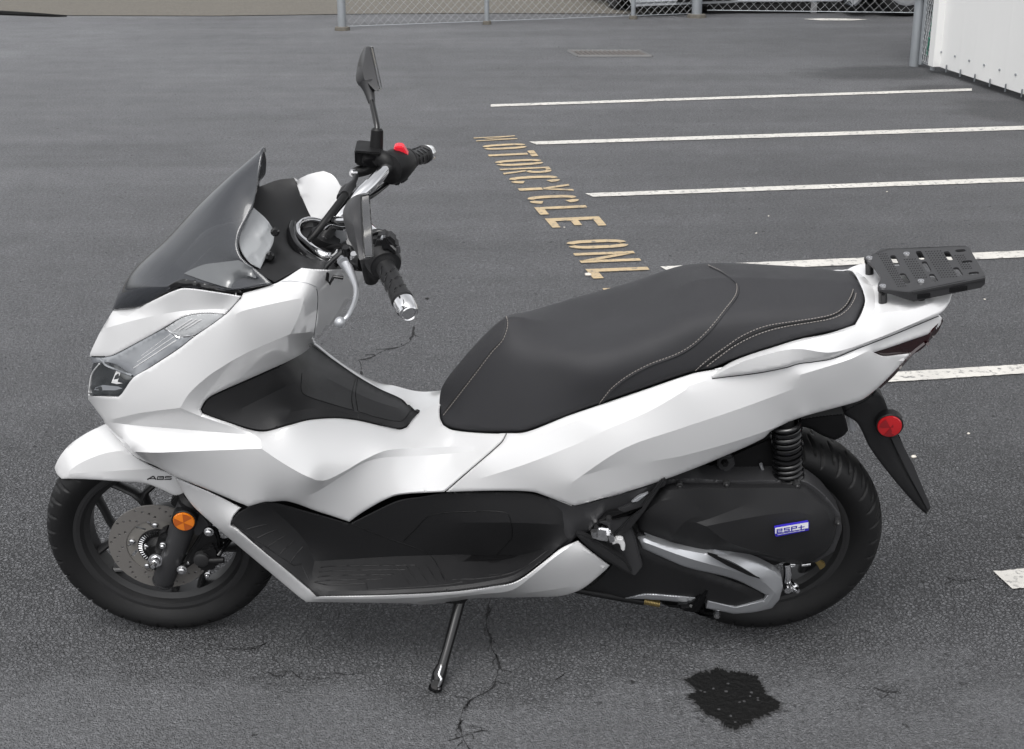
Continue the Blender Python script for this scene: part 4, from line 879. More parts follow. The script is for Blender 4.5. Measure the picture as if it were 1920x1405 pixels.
NC = 24; vs = []; fs = []
for r in range(NR + 1):
    for c in range(-NC, NC + 1):
        s_ = c / NC; E_3 = idxE[r]; D3 = E_3 - Lc[r]; q2 = abs(s_) ** 1.8; vs.append((Lc[r][0] + D3[0] * q2, D3[1] * abs(s_) * np.sign(s_) if c else 0, Lc[r][2] + D3[2] * q2))
W2 = 2 * NC + 1
for r in range(NR):
    for c in range(2 * NC): a_ = r * W2 + c; fs.append((a_, a_ + W2, a_ + W2 + 1, a_ + 1))
wsn = mesh('windscreen', vs, fs, M_['tint'], bike, True, 80, 'screen')
so_m = wsn.modifiers.new('thickness', 'SOLIDIFY'); so_m.thickness = .0035; so_m.offset = -1
def bon(px, py, reg, off):
    h = on(px, py, [reg]); return (px, py, -h[1] + off) if h is not None else (px, py, .15 + off)
panel('screen_flange', [bon(x, y, 'screen', .008) for x, y in ((345, 513), (362, 504), (384, 496), (415, 492), (447, 488), (470, 501), (495, 516), (514, 529), (500, 535), (456, 544), (430, 540), (387, 528))], M_['flange'], bike, [[bon(x, y, 'screen', .010) for x, y in ((360, 512), (400, 508), (440, 510), (480, 522))]], step=6, roll=None, skirt=.003, reg='flange')
panel('screen_garnish', T('Z1', (690, 1309, .066), (930, 1140, .124), (1000, 1112, .133), (1412, 1200, .190), (1425, 1228, .190), (1200, 1190, .168), (1080, 1165, .148), (985, 1165, .138), (840, 1235, .10), (700, 1316, .066)), M_['gloss'], bike, step=5, roll=(1.2, .002), reg='garn')
panel('far_screen_pane', T('Z1', (1500, 605, .04), (1585, 680, .045), (1625, 735, .055), (1648, 800, .07), (1638, 870, .09), (1600, 940, .11), (1550, 1042, .14), (1480, 1005, .143), (1420, 930, .130), (1395, 850, .112), (1410, 780, .095), (1450, 700, .07)), M_['clear'], bike,
      [T('Z1', (1520, 690, .058), (1600, 750, .072), (1560, 800, .088), (1530, 830, .095)), T('Z1', (1440, 970, .139), (1510, 960, .125), (1550, 1040, .139))], step=5, roll=(1.5, .002), mirror=False, reg='brk', skirt=.004)  # opaque grey pane standing in for the clear far half of the screen
for u_, v_ in ((1655, 780), (1620, 955)):
    c0 = P(80 + .2633 * u_, 230 + .2633 * v_, .12); lathe('screen_bolt', [(.0, .004), (.005, .004), (.0085, 0), (.0085, -.03)], c0, (.2, -1, .3), M_['gloss'], bike, 12)

# ---- black dash between screen and handlebar, handlebar pod
ML = lambda u, v, b: tuple(Q(P(520 + .4128 * u, 60 + .4128 * v, -b) * [1, -1, 1])) + (b,)
do = [(445, 455, .05), (462, 500, .12), (515, 529, .192), (563, 503, .194), (608, 509, .176), (640, 512, .12), (662, 497, .05), (655, 470, .0), (642, 440, -.05), (622, 418, -.09), (586, 412, -.098)] + T('Z2', (140, 815, -.106), (120, 770, -.117), (100, 725, -.127), (84, 681, -.137)) + [(551, 334, -.145), (520, 338, -.135), (487, 350, -.115), (468, 380, -.07), (450, 420, .0)]
panel('dash_panel', do, K_, bike, [[(500, 400, -.045), (545, 425, -.035), (556, 455, .02), (575, 480, .08), (605, 494, .12)], [(500, 440, .02), (515, 480, .075)]], step=6, roll=None, reg='dash', soft=4, skirt=.02, mirror=False)
panel('inner_shield', T('Z2', (60, 695, -.160), (85, 679, -.139), (110, 662, -.165), (150, 645, -.198), (210, 632, -.214), (250, 650, -.205), (282, 692, -.190), (292, 742, -.170), (272, 785, -.146), (240, 820, -.124), (190, 857, -.098), (162, 857, -.096), (140, 815, -.106), (120, 770, -.117), (100, 725, -.127)), W_, bike, step=5, roll=None, reg='ishield', mirror=False, skirt=.01, soft=2)
rg_ = [(558.5, 434, .0), (559, 423, -.02), (565, 416, -.04), (576, 412, -.055), (590, 412.5, -.065), (605, 417, -.07), (619, 426, -.06), (628, 441, -.03), (630, 460, .01), (625, 476, .055), (613, 481, .083), (599, 474, .078), (588, 466, .062), (574, 454, .04), (563, 444, .02)]
tube('pod_ring', [P(*p) for p in rg_], [.0055, .0055, .0055, .0055, .0055, .005, .005, .005, .005, .007, .009, .008, .0065, .006, .006], M_['chrome'], bike, 10, True)
tube('pod_collar', [P(*p) for p in ((549, 418, -.03), (546, 436, .0), (551, 455, .03), (563, 472, .06), (582, 487, .085), (606, 500, .105), (630, 508, .11))], [.007, .010, .012, .013, .013, .012, .009], M_['gloss'], bike, 12)
bowl_ = [P(p[0] * .97 + 596 * .03, p[1] * .97 + 447 * .03, p[2]) for p in rg_]
vsb = []; 
for k, (sc_, dz) in enumerate(((1., -.002), (.9, -.02), (.6, -.04), (.01, -.045))):
    cb = sum(bowl_) / len(bowl_); vsb += [cb + (p - cb) * sc_ + np.array([0, 0, dz]) for p in bowl_]
nb = len(bowl_); mesh('pod_well', vsb, [(r * nb + i, r * nb + (i + 1) % nb, (r + 1) * nb + (i + 1) % nb, (r + 1) * nb + i) for r in range(3) for i in range(nb)], M_['gloss'], bike)
c0 = P(600, 462, 0); lathe('ignition_barrel', [(.0, .03), (.016, .028), (.022, .02), (.026, .0), (.05, -.03)], c0, (.3, 0, 1), M_['gloss'], bike, 24)
lathe('steering_boss', [(.0, .0), (.030, -.002), (.032, -.03), (.045, -.10)], P(612, 440, 0), (math.sin(.4625), 0, math.cos(.4625)), M_['dark'], bike, 24)

# ---- handlebar with grips, controls and levers
hb = bpy.data.objects.new('handlebar', None); C.objects.link(hb); hb.parent = bike
Rb = [P(612, 440, 0), P(630, 408, -.015), P(655, 384, -.045), P(690, 352, -.085), P(715, 326, -.135), P(735, 312, -.18), P(765, 299, -.235), P(802, 287, -.36)]
tube('bar_tube', Rb, .0135, M_['chrome'], hb, 16)
Lb = [p * [1, -1, 1] for p in Rb[:6]] + [P(718, 493, .225), P(763, 588, .37)]
tube('bar_tube', Lb, .0135, M_['chrome'], hb, 16)
def grip(a, b, side):
    a, b = np.array(a), np.array(b); d = b - a; L_ = np.linalg.norm(d); d /= L_
    prof = [(.0135, 0), (.024, .001), (.0245, .006), (.0175, .009)]
    prof += [(.0172, .012), (.0172, L_ - .012), (.0200, L_ - .010), (.0200, L_ - .002), (.0165, L_)]
    g_ = lathe('grip', prof, a, d, M_['rubber'], hb, 28)
    _, u, v = frame_at(d); rb = []
    for k in range(7):
        s_ = .022 + k * (L_ - .045) / 6
        for q in range(3):
            t0 = q * 2.1 + k * 1.0
            rb.append(sweep([a + d * (s_ + .012 * j / 4) + (u * math.cos(t0 + .35 * j / 4 * 2) + v * math.sin(t0 + .35 * j / 4 * 2)) * .0174 for j in range(5)], .0016, 5))
    join_mesh('grip_rib', rb, M_['gloss'], g_)
    e = b + d * .001; lathe('bar_end', [(.0165, 0), (.0195, .003), (.0190, .022), (.0155, .034), (.0135, .036), (.011, .034), (.008, .026), (0, .024)], e, d, M_['chrome'], hb, 28)
grip(P(720, 497, .232), P(756, 566, .335), 1); grip(P(762, 300.5, -.235), P(796, 289.5, -.335), -1)
def ctrl(a, b, r0, r1, m=D_, name='switch_housing'):
    a, b = np.array(a), np.array(b); d = b - a; L_ = np.linalg.norm(d); d /= L_
    return lathe(name, [(r0 * .6, 0), (r0 * .92, .002), (r0, .008), (r0 * 1.02, L_ * .5), (r1, L_ - .008), (r1 * .92, L_ - .002), (r1 * .6, L_)], a, d, m, hb, 24)
sw1 = ctrl(P(702, 455, .165), P(724, 500, .238), .034, .031, M_['black'])
lsb = prism('switch_housing', [P(520 + .4128 * x, 60 + .4128 * y, .225) for x, y in ((402, 1100), (405, 1020), (440, 935), (500, 925), (545, 965), (550, 1055), (520, 1060), (470, 1075), (478, 1128), (425, 1140))], (0, .035, 0), K_, hb, .009)
prism('switch_button', [P(520 + .4128 * x, 60 + .4128 * y, .238) for x, y in ((465, 945), (490, 935), (500, 960), (540, 1000), (535, 1015), (500, 985), (478, 990))], (0, .014, 0), M_['gloss'], hb, .0012)
prism('switch_button', [P(520 + .4128 * x, 60 + .4128 * y, .238) for x, y in ((470, 938), (478, 935), (482, 945), (474, 950))], (0, .012, 0), M_['silver'], hb, .0008)
tube('switch_lever', [P(520 + .4128 * x, 60 + .4128 * y, .20) for x, y in ((430, 918), (460, 908), (492, 912))], .0045, M_['gloss'], hb, 8)
tube('switch_lever', [P(520 + .4128 * 548, 60 + .4128 * 975, .235), P(520 + .4128 * 552, 60 + .4128 * 1005, .238)], .0035, M_['grey'], hb, 8)
sw2 = ctrl(P(727, 318, -.165), P(762, 301, -.232), .034, .028)
prism('kill_switch', [P(520 + .4128 * x, 60 + .4128 * y, -.19) for x, y in ((527, 530), (540, 520), (570, 522), (602, 576), (588, 582), (560, 548), (530, 540))], (0, .022, 0), M_['redsw'], hb, .002)
prism('switch_button', [P(520 + .4128 * x, 60 + .4128 * y, -.20) for x, y in ((575, 660), (592, 655), (596, 670), (570, 690), (555, 690), (560, 675))], (0, .02, 0), M_['gloss'], hb, .002)
prism('switch_housing', [P(520 + .4128 * x, 60 + .4128 * y, -.17) for x, y in ((505, 660), (515, 625), (580, 640), (560, 690), (545, 705), (520, 690))], (0, .03, 0), D_, hb, .003)
# master cylinder
mc = prism('brake_reservoir', [P(520 + .4128 * x, 60 + .4128 * y, -.17) for x, y in ((350, 545), (466, 556), (462, 612), (430, 622), (352, 604))], (0, .05, 0), M_['gloss'], hb, .003)
prism('reservoir_cap', [P(520 + .4128 * x, 60 + .4128 * y, -.165) for x, y in ((347, 552), (352, 541), (468, 550), (470, 560))], (0, .06, 0), D_, mc, .002)
tube('lever_pivot', [P(660, 325, -.17), P(672, 322, -.18), P(690, 316, -.19), P(705, 305, -.19)], [.008, .012, .013, .012], D_, hb, 14)
lathe('pivot_bolt', [(.0, .003), (.005, .003), (.008, 0), (.008, -.01)], P(659, 325, -.165), (-1, -.6, .2), M_['steel'], hb, 14)
tube('clamp', [P(705, 293, -.195), P(722, 300, -.175), P(733, 312, -.17)], [.016, .018, .016], D_, hb, 14)
# cables
tube('brake_hose', [P(578, 452, .06), P(592, 438, .05), P(615, 408, .02), P(638, 378, -.02), P(650, 362, -.05)], [.0045, .0068, .0072, .0072, .0072], D_, hb, 14)
tube('brake_hose', [P(646, 366, -.04), P(656, 352, -.08), P(664, 340, -.12), P(668, 330, -.15)], [.009, .009, .0055, .0055], K_, hb, 12)
tube('brake_hose', [P(640, 372, -.05), P(648, 354, -.10), P(662, 348, -.14)], [.010, .0085, .007], K_, hb, 12)
tube('cable', [P(655, 385, -.04), P(690, 372, -.09), P(718, 352, -.15), P(736, 335, -.19)], .005, M_['gloss'], hb, 10)
tube('cable', [P(650, 392, -.03), P(684, 366, -.10), P(706, 356, -.14), P(730, 340, -.18)], .004, M_['gloss'], hb, 10)
tube('cable', [P(606, 480, .04), P(622, 500, .08), P(650, 480, .12), P(690, 478, .15)], .006, M_['gloss'], hb, 10)
tube('cable', [P(600, 470, .02), P(640, 462, .05), P(672, 470, .09), P(700, 480, .16)], .005, D_, hb, 10)
# left lever
Z2p = lambda u, v, b: P(520 + .4128 * u, 60 + .4128 * v, b)
tube('brake_lever', [Z2p(300, 1030, .165), Z2p(316, 1060, .178), Z2p(340, 1110, .207), Z2p(358, 1165, .240), Z2p(352, 1225, .272), Z2p(325, 1285, .305), Z2p(300, 1312, .315)], [.0095, .0100, .0075, .0055, .0050, .0046, .0044], M_['silver'], hb, 14)
prism('brake_lever', [Z2p(*q, .18) for q in ((265, 1045), (290, 1020), (318, 1015), (345, 1060), (352, 1110), (335, 1120), (300, 1090))], (0, .012, 0), M_['silver'], hb, .003)
prism('cover_plate', [P(x, y, -.01) for x, y in ((626, 427), (640, 424), (652, 430), (653, 450), (640, 458), (628, 466))], (0, .03, 0), M_['silver'], hb, .003)
lathe('lever_ball', [(.0105 * math.sin(t), -.0105 * math.cos(t)) for t in np.linspace(0, math.pi, 14)], Z2p(285, 1320, .32), (0, 0, 1), M_['silver'], hb, 20)
tube('lever_bracket', [Z2p(312, 985, .16), Z2p(290, 1005, .165), Z2p(255, 1035, .17), Z2p(228, 1060, .175), Z2p(215, 1085, .18), Z2p(228, 1100, .18), Z2p(226, 1125, .18), Z2p(238, 1145, .18), Z2p(256, 1112, .18), Z2p(300, 1118, .18)], [.006, .006, .005, .005, .004, .0035, .0035, .0035, .0035, .0035], M_['gloss'], hb, 8, smooth_path=False)
lathe('pivot_bolt', [(.0, .004), (.0065, .004), (.0085, 0), (.0085, -.02)], Z2p(312, 985, .175), (0, -.3, 1), M_['gloss'], hb, 14)
lathe('pivot_bolt', [(.0, .004), (.0065, .004), (.0085, 0), (.0085, -.02)], Z2p(348, 1014, .18), (0, -.3, 1), M_['chrome'], hb, 14)
tube('lever_clamp', [Z2p(300, 1000, .15), Z2p(350, 1030, .17), Z2p(395, 1045, .19)], [.010, .014, .016], D_, hb, 12)
tube('lever_clamp', [Z2p(350, 1065, .17), Z2p(385, 1060, .19)], [.008, .012], D_, hb, 12)

# ---- mirrors
def mirror_head(rimA, rimB, dome, stem, cone):
    mr_ = bpy.data.objects.new('mirror', None); C.objects.link(mr_); mr_.parent = bike
    A_ = [P(*p) for p in catmull(rimA, False, 5, 60)]; B_ = [P(*p) for p in catmull(rimB, False, 5, 60)]; loop = np.array(A_ + B_[::-1]); cen = loop.mean(0)
    _, _, vt = np.linalg.svd(loop - cen); nr = vt[2]; nr = nr if nr[0] > 0 else -nr
    loop = loop - np.outer((loop - cen) @ nr, nr)
    bm = bmesh.new()
    D_s = catmull(dome, True, 7, 60) if len(dome) > 3 else dome
    for p in list(loop) + list(loop - nr * .007 + (loop - cen) * .03) + [P(*q) for q in D_s]: bm.verts.new(tuple(p))
    r_ = bmesh.ops.convex_hull(bm, input=list(bm.verts)); bmesh.ops.delete(bm, geom=[g for g in bm.verts if not g.link_faces], context='VERTS')
    bmesh.ops.recalc_face_normals(bm, faces=bm.faces)
    me = bpy.data.meshes.new('housing'); bm.to_mesh(me); bm.free(); me.shade_smooth(); me.set_sharp_from_angle(angle=math.radians(48)); link('housing', me, M_['grey'], mr_)
    gl = cen + (loop - cen) * .93 + nr * .0012; mesh('glass', list(gl), [tuple(range(len(gl)))], M_['chrome'], mr_, False)
    vs, fs = sweep(list(cen + (loop - cen) * .975 + nr * .0005), .0018, 6, True); mesh('rim', vs, fs, M_['gloss'], mr_, True, 60)
    tube('stem', [P(*q) for q in stem], [.0085] + [.0062] * (len(stem) - 1), M_['gloss'], mr_, 12)
    tube('stem_cone', [P(*q) for q in cone], [.0075, .0115, .017], M_['grey'], mr_, 14, smooth_path=False)
    lathe('stem_boot', [(.009, .034), (.0125, .030), (.0135, .0), (.0135, -.03)], P(*stem[0]), P(*stem[1]) - P(*stem[0]), D_, mr_, 16)
zz = lambda l, o: [(520 + .4128 * u, 60 + .4128 * v, -.41 + .11 * (v - 60) / 205 + o) for u, v in l]
mirror_head(zz([(424, 68), (436, 95), (452, 155), (464, 208), (471, 262)], -.03), zz([(418, 70), (428, 100), (442, 160), (452, 212), (458, 264)], .03),
            zz([(402, 62), (384, 90), (367, 140), (357, 195), (358, 222), (368, 243), (388, 256), (430, 262)], 0) + zz([(385, 170), (395, 215)], .035),
            [(706, 272, -.20), (707, 250, -.205), (706, 232, -.22), (697, 190, -.27)], [(697, 192, -.27), (692, 170, -.29), (688, 155, -.30)])
zl = lambda l, o: [(x, y, .31 + .12 * (y - 363) / 121 + o) for x, y in l]
mirror_head(zl([(682, 364), (689, 373), (694, 390), (697, 410), (698.5, 433), (697, 460), (692, 484)], -.03), zl([(680, 365), (678, 385), (676, 412), (676, 440), (680, 462), (689, 483)], .03),
            zl([(670, 365), (655, 374), (644, 393), (643, 406), (645, 418), (650, 437), (656, 453), (665, 469), (675, 482), (686, 485)], 0) + zl([(662, 400), (664, 430)], .038),
            [(692, 505, .20), (686, 480, .215), (680, 470, .25), (672, 456, .29)], [(680, 472, .24), (674, 458, .27), (668, 440, .30)])
# ---- wheels
def tyre(parent, cx_, cz_, R_, w_, rimr, ng, name='tyre'):
    NT, NS = 720, 44; a_ = w_ / 2; rm = rimr + (R_ - rimr) * .48; ph = np.linspace(-1, 1, NS); prof = []
    for s_ in ph:
        t = abs(s_)
        if t < .62: an = t / .62 * math.pi / 2; y = a_ * math.sin(an); r = rm + (R_ - rm) * math.cos(an) ** .92
        else: q = (t - .62) / .38; y = a_ * (1 - .30 * q ** 1.7); r = rm - (rm - rimr) * q
        prof.append((math.copysign(y, s_), r))
    pf = np.array(prof); th = np.arange(NT) * 2 * math.pi / NT; vs = np.zeros((NT, NS, 3)); S_ = ph[None, :]; TH = th[:, None]
    sa = np.abs(S_) / .62
    g = np.zeros((NT, NS))
    for sh, lo, hi, sl in ((0, .28, .93, .9), (.5, .10, .62, 1.5)):
        u_ = (TH / (2 * math.pi) * ng + sh + sl * sa * .5 + .25 * (S_ > 0)) % 1; g = np.maximum(g, ((np.abs(u_ - .5) < .055) & (sa > lo) & (sa < hi)) * 1.)
    g = np.maximum(g, (np.abs(sa - 1.18) < .03) * .25)
    Rr = pf[None, :, 1] - g * .0045
    vs[..., 0] = cx_ + Rr * np.cos(TH); vs[..., 2] = cz_ + Rr * np.sin(TH); vs[..., 1] = pf[None, :, 0] - g * .002 * np.sign(S_)
    i, j = np.meshgrid(np.arange(NT), np.arange(NS - 1), indexing='ij'); A_ = i * NS + j; B_ = ((i + 1) % NT) * NS + j
    fs = np.stack([A_, A_ + 1, B_ + 1, B_], -1).reshape(-1, 4)
    me = bpy.data.meshes.new(name); me.from_pydata(vs.reshape(-1, 3).tolist(), [], fs.tolist()); me.update(); me.shade_smooth(); return link(name, me, M_['tyre'], parent)
def rimbarrel(parent, c, rr, hw):
    pr = [(rr - .002, -hw), (rr + .006, -hw - .001), (rr + .006, -hw + .003), (rr - .004, -hw + .004), (rr - .010, -hw + .012), (rr - .013, -hw + .020), (rr - .018, -hw + .024), (rr - .020, 0), (rr - .018, hw - .024), (rr - .010, hw - .012), (rr - .004, hw - .004), (rr + .006, hw - .003), (rr + .006, hw + .001), (rr - .002, hw),
          (rr - .009, hw - .003), (rr - .015, hw - .014), (rr - .026, hw - .022), (rr - .027, 0), (rr - .026, -hw + .022), (rr - .015, -hw + .014), (rr - .009, -hw + .003), (rr - .002, -hw)]
    lathe('barrel', pr, c, (0, 1, 0), M_['rim'], parent, 120, ang=25)
def spokes(parent, c, rr, n_, a0, hw=.017, m_=1):
    for k in range(n_):
        a = a0 + 2 * math.pi * k / n_
        pl = lambda r, dg: np.array([c[0] + r * math.cos(a + math.radians(dg)), c[1], c[2] + r * math.sin(a + math.radians(dg))])
        s1 = sweep([pl(.036, 0), pl(.07, 0), pl(.10, 1), pl(.118, 4), pl(.14, 9), pl(rr - .020, 13)], [hw * 1.2, hw, hw, hw * .9, hw * .85, hw], 12, False, .52)
        s2 = sweep([pl(.07, -1), pl(.10, -5), pl(.112, -12), pl(.124, -21), pl(.139, -31), pl(rr - .019, -41)], [hw, hw * .95, hw * .9, hw * .85, hw * .85, hw], 12, False, .50)
        join_mesh('spoke', [s1, s2], M_['rim'], parent)
fw = bpy.data.objects.new('front_wheel', None); C.objects.link(fw); fw.parent = bike
tyre(fw, 0, .255, .255, .112, .190, 36)
rimf = bpy.data.objects.new('rim', None); C.objects.link(rimf); rimf.parent = fw
rimbarrel(rimf, (0, 0, .255), .187, .040); spokes(rimf, (0, 0, .255), .187, 5, math.radians(115))
lathe('hub', [(.02, -.06), (.040, -.058), (.042, -.03), (.034, 0), (.042, .03), (.040, .05), (.02, .052)], (0, 0, .255), (0, 1, 0), M_['rim'], rimf, 40)
C0 = np.array([0, 0, .255])
def ringpt(r, t, y): return C0 + np.array([r * math.cos(t), y, r * math.sin(t)])
def disc_plate(name, r0, r1, holes_, y0, y1, m, parent):
    circ = lambda r, n_, cx=0, cy=0: [(cx + r * math.cos(2 * math.pi * i / n_), cy + r * math.sin(2 * math.pi * i / n_)) for i in range(n_)]
    loops = [circ(r1, 96), circ(r0, 72)] + holes_; pts_ = []; ed = []
    for l in loops: k = len(pts_); pts_ += [Vector(q) for q in l]; ed += [(k + i, k + (i + 1) % len(l)) for i in range(len(l))]
    vo, eo, fo, *_ = delaunay_2d_cdt(pts_, ed, [], 1, 1e-7); V2 = np.array([tuple(v) for v in vo]); fs = []
    for t in fo:
        c = V2[list(t)].mean(0)[None]
        if r0 < np.hypot(*c[0]) and not any(inside(c, np.array(h))[0] for h in holes_): fs.append(tuple(t))
    cnt = {(t[i], t[(i + 1) % 3]) for t in fs for i in range(3)}; bd = [(a, b) for a, b in cnt if (b, a) not in cnt]; n_ = len(V2)
    vs = [(v[0], y0, .255 + v[1]) for v in V2] + [(v[0], y1, .255 + v[1]) for v in V2]
    return mesh(name, vs, fs + [tuple(i + n_ for i in t[::-1]) for t in fs] + [(b, a, a + n_, b + n_) for a, b in bd], m, parent, True, 30)
hol = []
for k in range(48):
    t = 2 * math.pi * k / 48; r = (.080, .089, .097, .104)[k % 4]; hol.append([(r * math.cos(t) + .0031 * math.cos(q), r * math.sin(t) + .0031 * math.sin(q)) for q in np.linspace(0, 2 * math.pi, 10, endpoint=False)])
bd_ = disc_plate('brake_disc', .072, .110, hol, -.0625, -.058, M_['disc'], fw)
slt = []
for k in range(15):
    if k % 3 == 0: continue
    t = 2 * math.pi * k / 15; e = []; p0 = np.array([.053 * math.cos(t), .053 * math.sin(t)]); p1 = np.array([.067 * math.cos(t + .16), .067 * math.sin(t + .16)]); d = (p1 - p0) / np.linalg.norm(p1 - p0); an = math.atan2(d[1], d[0])
    for q in np.linspace(-math.pi / 2, math.pi / 2, 6): e.append(tuple(p1 + .0036 * np.array([math.cos(an + q), math.sin(an + q)])))
    for q in np.linspace(math.pi / 2, 3 * math.pi / 2, 6): e.append(tuple(p0 + .0036 * np.array([math.cos(an + q), math.sin(an + q)])))
    slt.append(e)
cr0 = disc_plate('disc_carrier', .040, .0715, slt, -.0605, -.0565, M_['carrier'], bd_)
tooth = []
lathe('sensor_ring_base', [(.030, -.060), (.031, -.064), (.047, -.065), (.048, -.060)], (0, 0, .255), (0, 1, 0), M_['dark'], bd_, 60)
for k in range(44):
    t = 2 * math.pi * k / 44; tooth.append(sweep([ringpt(.037, t, -.0652), ringpt(.045, t, -.0652)], .0013, 4))
join_mesh('sensor_ring', tooth, M_['steel'], bd_)
for k in range(5):
    t = math.radians(20) + 2 * math.pi * k / 5; lathe('disc_bolt', [(0, .007), (.004, .007), (.0065, .005), (.007, 0)], ringpt(.060, t, -.061), (0, -1, 0), M_['steel'], bd_, 14)
lathe('hub_cap', [(.0, .020), (.018, .018), (.028, .008), (.030, 0)], ringpt(0, 0, -.062), (0, -1, 0), M_['dark'], fw, 30)

# ---- fork, caliper, reflector
fk = bpy.data.objects.new('front_fork', None); C.objects.link(fk); fk.parent = bike
Z4p = lambda u, v, b: P(80 + .2918 * u, 780 + .2918 * v, b)
tube('slider', [Z4p(775, 1062, .088), Z4p(785, 1030, .090), Z4p(870, 800, .090), Z4p(935, 600, .088), Z4p(960, 540, .086)], [.020, .0245, .0265, .0275, .028], M_['grey'], fk, 24, smooth_path=False)
tube('slider', [p * [1, -1, 1] for p in (Z4p(785, 1050, .088), Z4p(870, 800, .090), Z4p(960, 540, .086))], [.022, .026, .028], M_['grey'], fk, 20, smooth_path=False)
lathe('slider_cap', [(.0245 * math.cos(t), .014 * math.sin(t)) for t in np.linspace(0, math.pi / 2, 8)], Z4p(775, 1060, .088), (-math.sin(.4625), 0, -math.cos(.4625)), M_['grey'], fk, 20)
for sd in (1, -1):
    a = Z4p(960, 545, .086) * [1, sd, 1]; ax_ = np.array([math.sin(.4625), 0, math.cos(.4625)]); lathe('fork_tube', [(.0155, 0), (.0155, .36)], a, ax_, M_['dark'], fk, 20)
    lathe('dust_seal', [(.029, -.006), (.030, .004), (.024, .014), (.016, .016)], a, ax_, D_, fk, 20)
prism('fork_bracket', [Z4p(x, y, .098) for x, y in ((845, 612), (880, 588), (950, 560), (1010, 600), (1075, 690), (1085, 740), (1040, 770), (985, 780), (930, 690), (870, 660))], (0, .035, 0), M_['grey'], fk, .004)
prism('mudguard_bracket', [Z4p(x, y, .095) for x, y in ((815, 560), (850, 520), (940, 520), (985, 560), (1000, 610), (900, 590), (840, 590))], (0, .05, 0), D_, fk, .003)
rc0 = Z4p(908, 677, .124)
rf_ = lathe('fork_reflector', [(0, .005), (.012, .0048), (.0215, .0035), (.0235, 0), (.0235, -.004)], rc0, (0, -1, 0.0), M_['amber'], fk, 40)
lathe('reflector_base', [(.0245, .001), (.0262, -.001), (.0262, -.022), (0, -.022)], rc0, (0, -1, 0), D_, fk, 40)
fac = []
for k in range(3):
    t0 = math.pi / 6 + k * 2 * math.pi / 3; pts_ = [rc0 + np.array([0, -.0056, 0])] + [rc0 + np.array([.021 * math.cos(t0 + q), -.0046, .021 * math.sin(t0 + q)]) for q in (0, .35, .7, 1.05)]; fac.append((pts_, [(0, 1, 2), (0, 2, 3), (0, 3, 4)]))
join_mesh('facet', fac, mat('amber_dark', (.42, .09, .008), .2, coat=1), rf_, smooth=False)
ax0 = Z4p(728, 925, .105)
prism('axle_clamp', [Z4p(x, y, .100) for x, y in ((745, 770), (800, 740), (830, 800), (800, 900), (770, 1000), (715, 1010), (705, 930), (720, 850))], (0, .03, 0), D_, fk, .004)
lathe('axle_bolt', [(0, .030), (.0045, .030), (.0065, .026), (.0065, .016), (.0105, .015), (.0115, .008), (.0115, .004), (.0155, .003), (.0155, -.004)], ax0, (0, -1, .15), M_['chrome'], fk, 6 * 3)
for u_, v_, b_, r_ in ((1068, 745, .125, .009), (895, 990, .112, .0095), (772, 832, .112, .006), (665, 843, .085, .0045), (1060, 1022, .09, .006), (940, 935, .10, .005)):
    lathe('bolt', [(0, .009), (r_ * .5, .009), (r_ * .8, .007), (r_ * .85, .002), (r_ * 1.15, .001), (r_ * 1.15, -.006)], Z4p(u_, v_, b_), (0, -1, .1), M_['steel'], fk, 16)
cp = prism('brake_caliper', [Z4p(x, y, .118) for x, y in ((985, 905), (1010, 865), (1060, 850), (1100, 830), (1135, 860), (1140, 930), (1120, 985), (1065, 1012), (1010, 1005), (980, 970))], (0, .05, 0), D_, fk, .007)
prism('caliper_mount', [Z4p(x, y, .105) for x, y in ((940, 880), (1000, 790), (1040, 730), (1110, 740), (1130, 790), (1140, 860), (1100, 880), (960, 960), (900, 1010), (870, 990))], (0, .02, 0), D_, fk, .004)
lathe('piston_cover', [(0, .006), (.012, .006), (.0165, .003), (.017, 0), (.017, -.01)], Z4p(1020, 925, .122), (0, -1, 0), M_['rim'], cp, 24)
tube('slide_pin', [Z4p(1065, 930, .12), Z4p(1110, 930, .12), Z4p(1165, 926, .12)], [.006, .0075, .0065], D_, cp, 12, smooth_path=False)
tube('brake_hose', [Z4p(1125, 900, .115), Z4p(1160, 850, .10), Z4p(1200, 800, .08), Z4p(1240, 760, .06), Z4p(1300, 700, .05)], .0058, M_['gloss'], fk, 10)
tube('brake_hose', [Z4p(1110, 780, .10), Z4p(1170, 800, .085), Z4p(1230, 770, .06)], .004, D_, fk, 10)

# ---- rear wheel
rw = bpy.data.objects.new('rear_wheel', None); C.objects.link(rw); rw.parent = bike
tyre(rw, 1.315, .256, .256, .130, .178, 34)
rimr_ = bpy.data.objects.new('rim', None); C.objects.link(rimr_); rimr_.parent = rw
rimbarrel(rimr_, (1.315, 0, .256), .175, .046); spokes(rimr_, (1.315, 0, .256), .175, 5, math.radians(60))
lathe('hub', [(.02, -.07), (.055, -.068), (.06, -.03), (.045, 0), (.05, .05), (.02, .052)], (1.315, 0, .256), (0, 1, 0), M_['rim'], rimr_, 40)

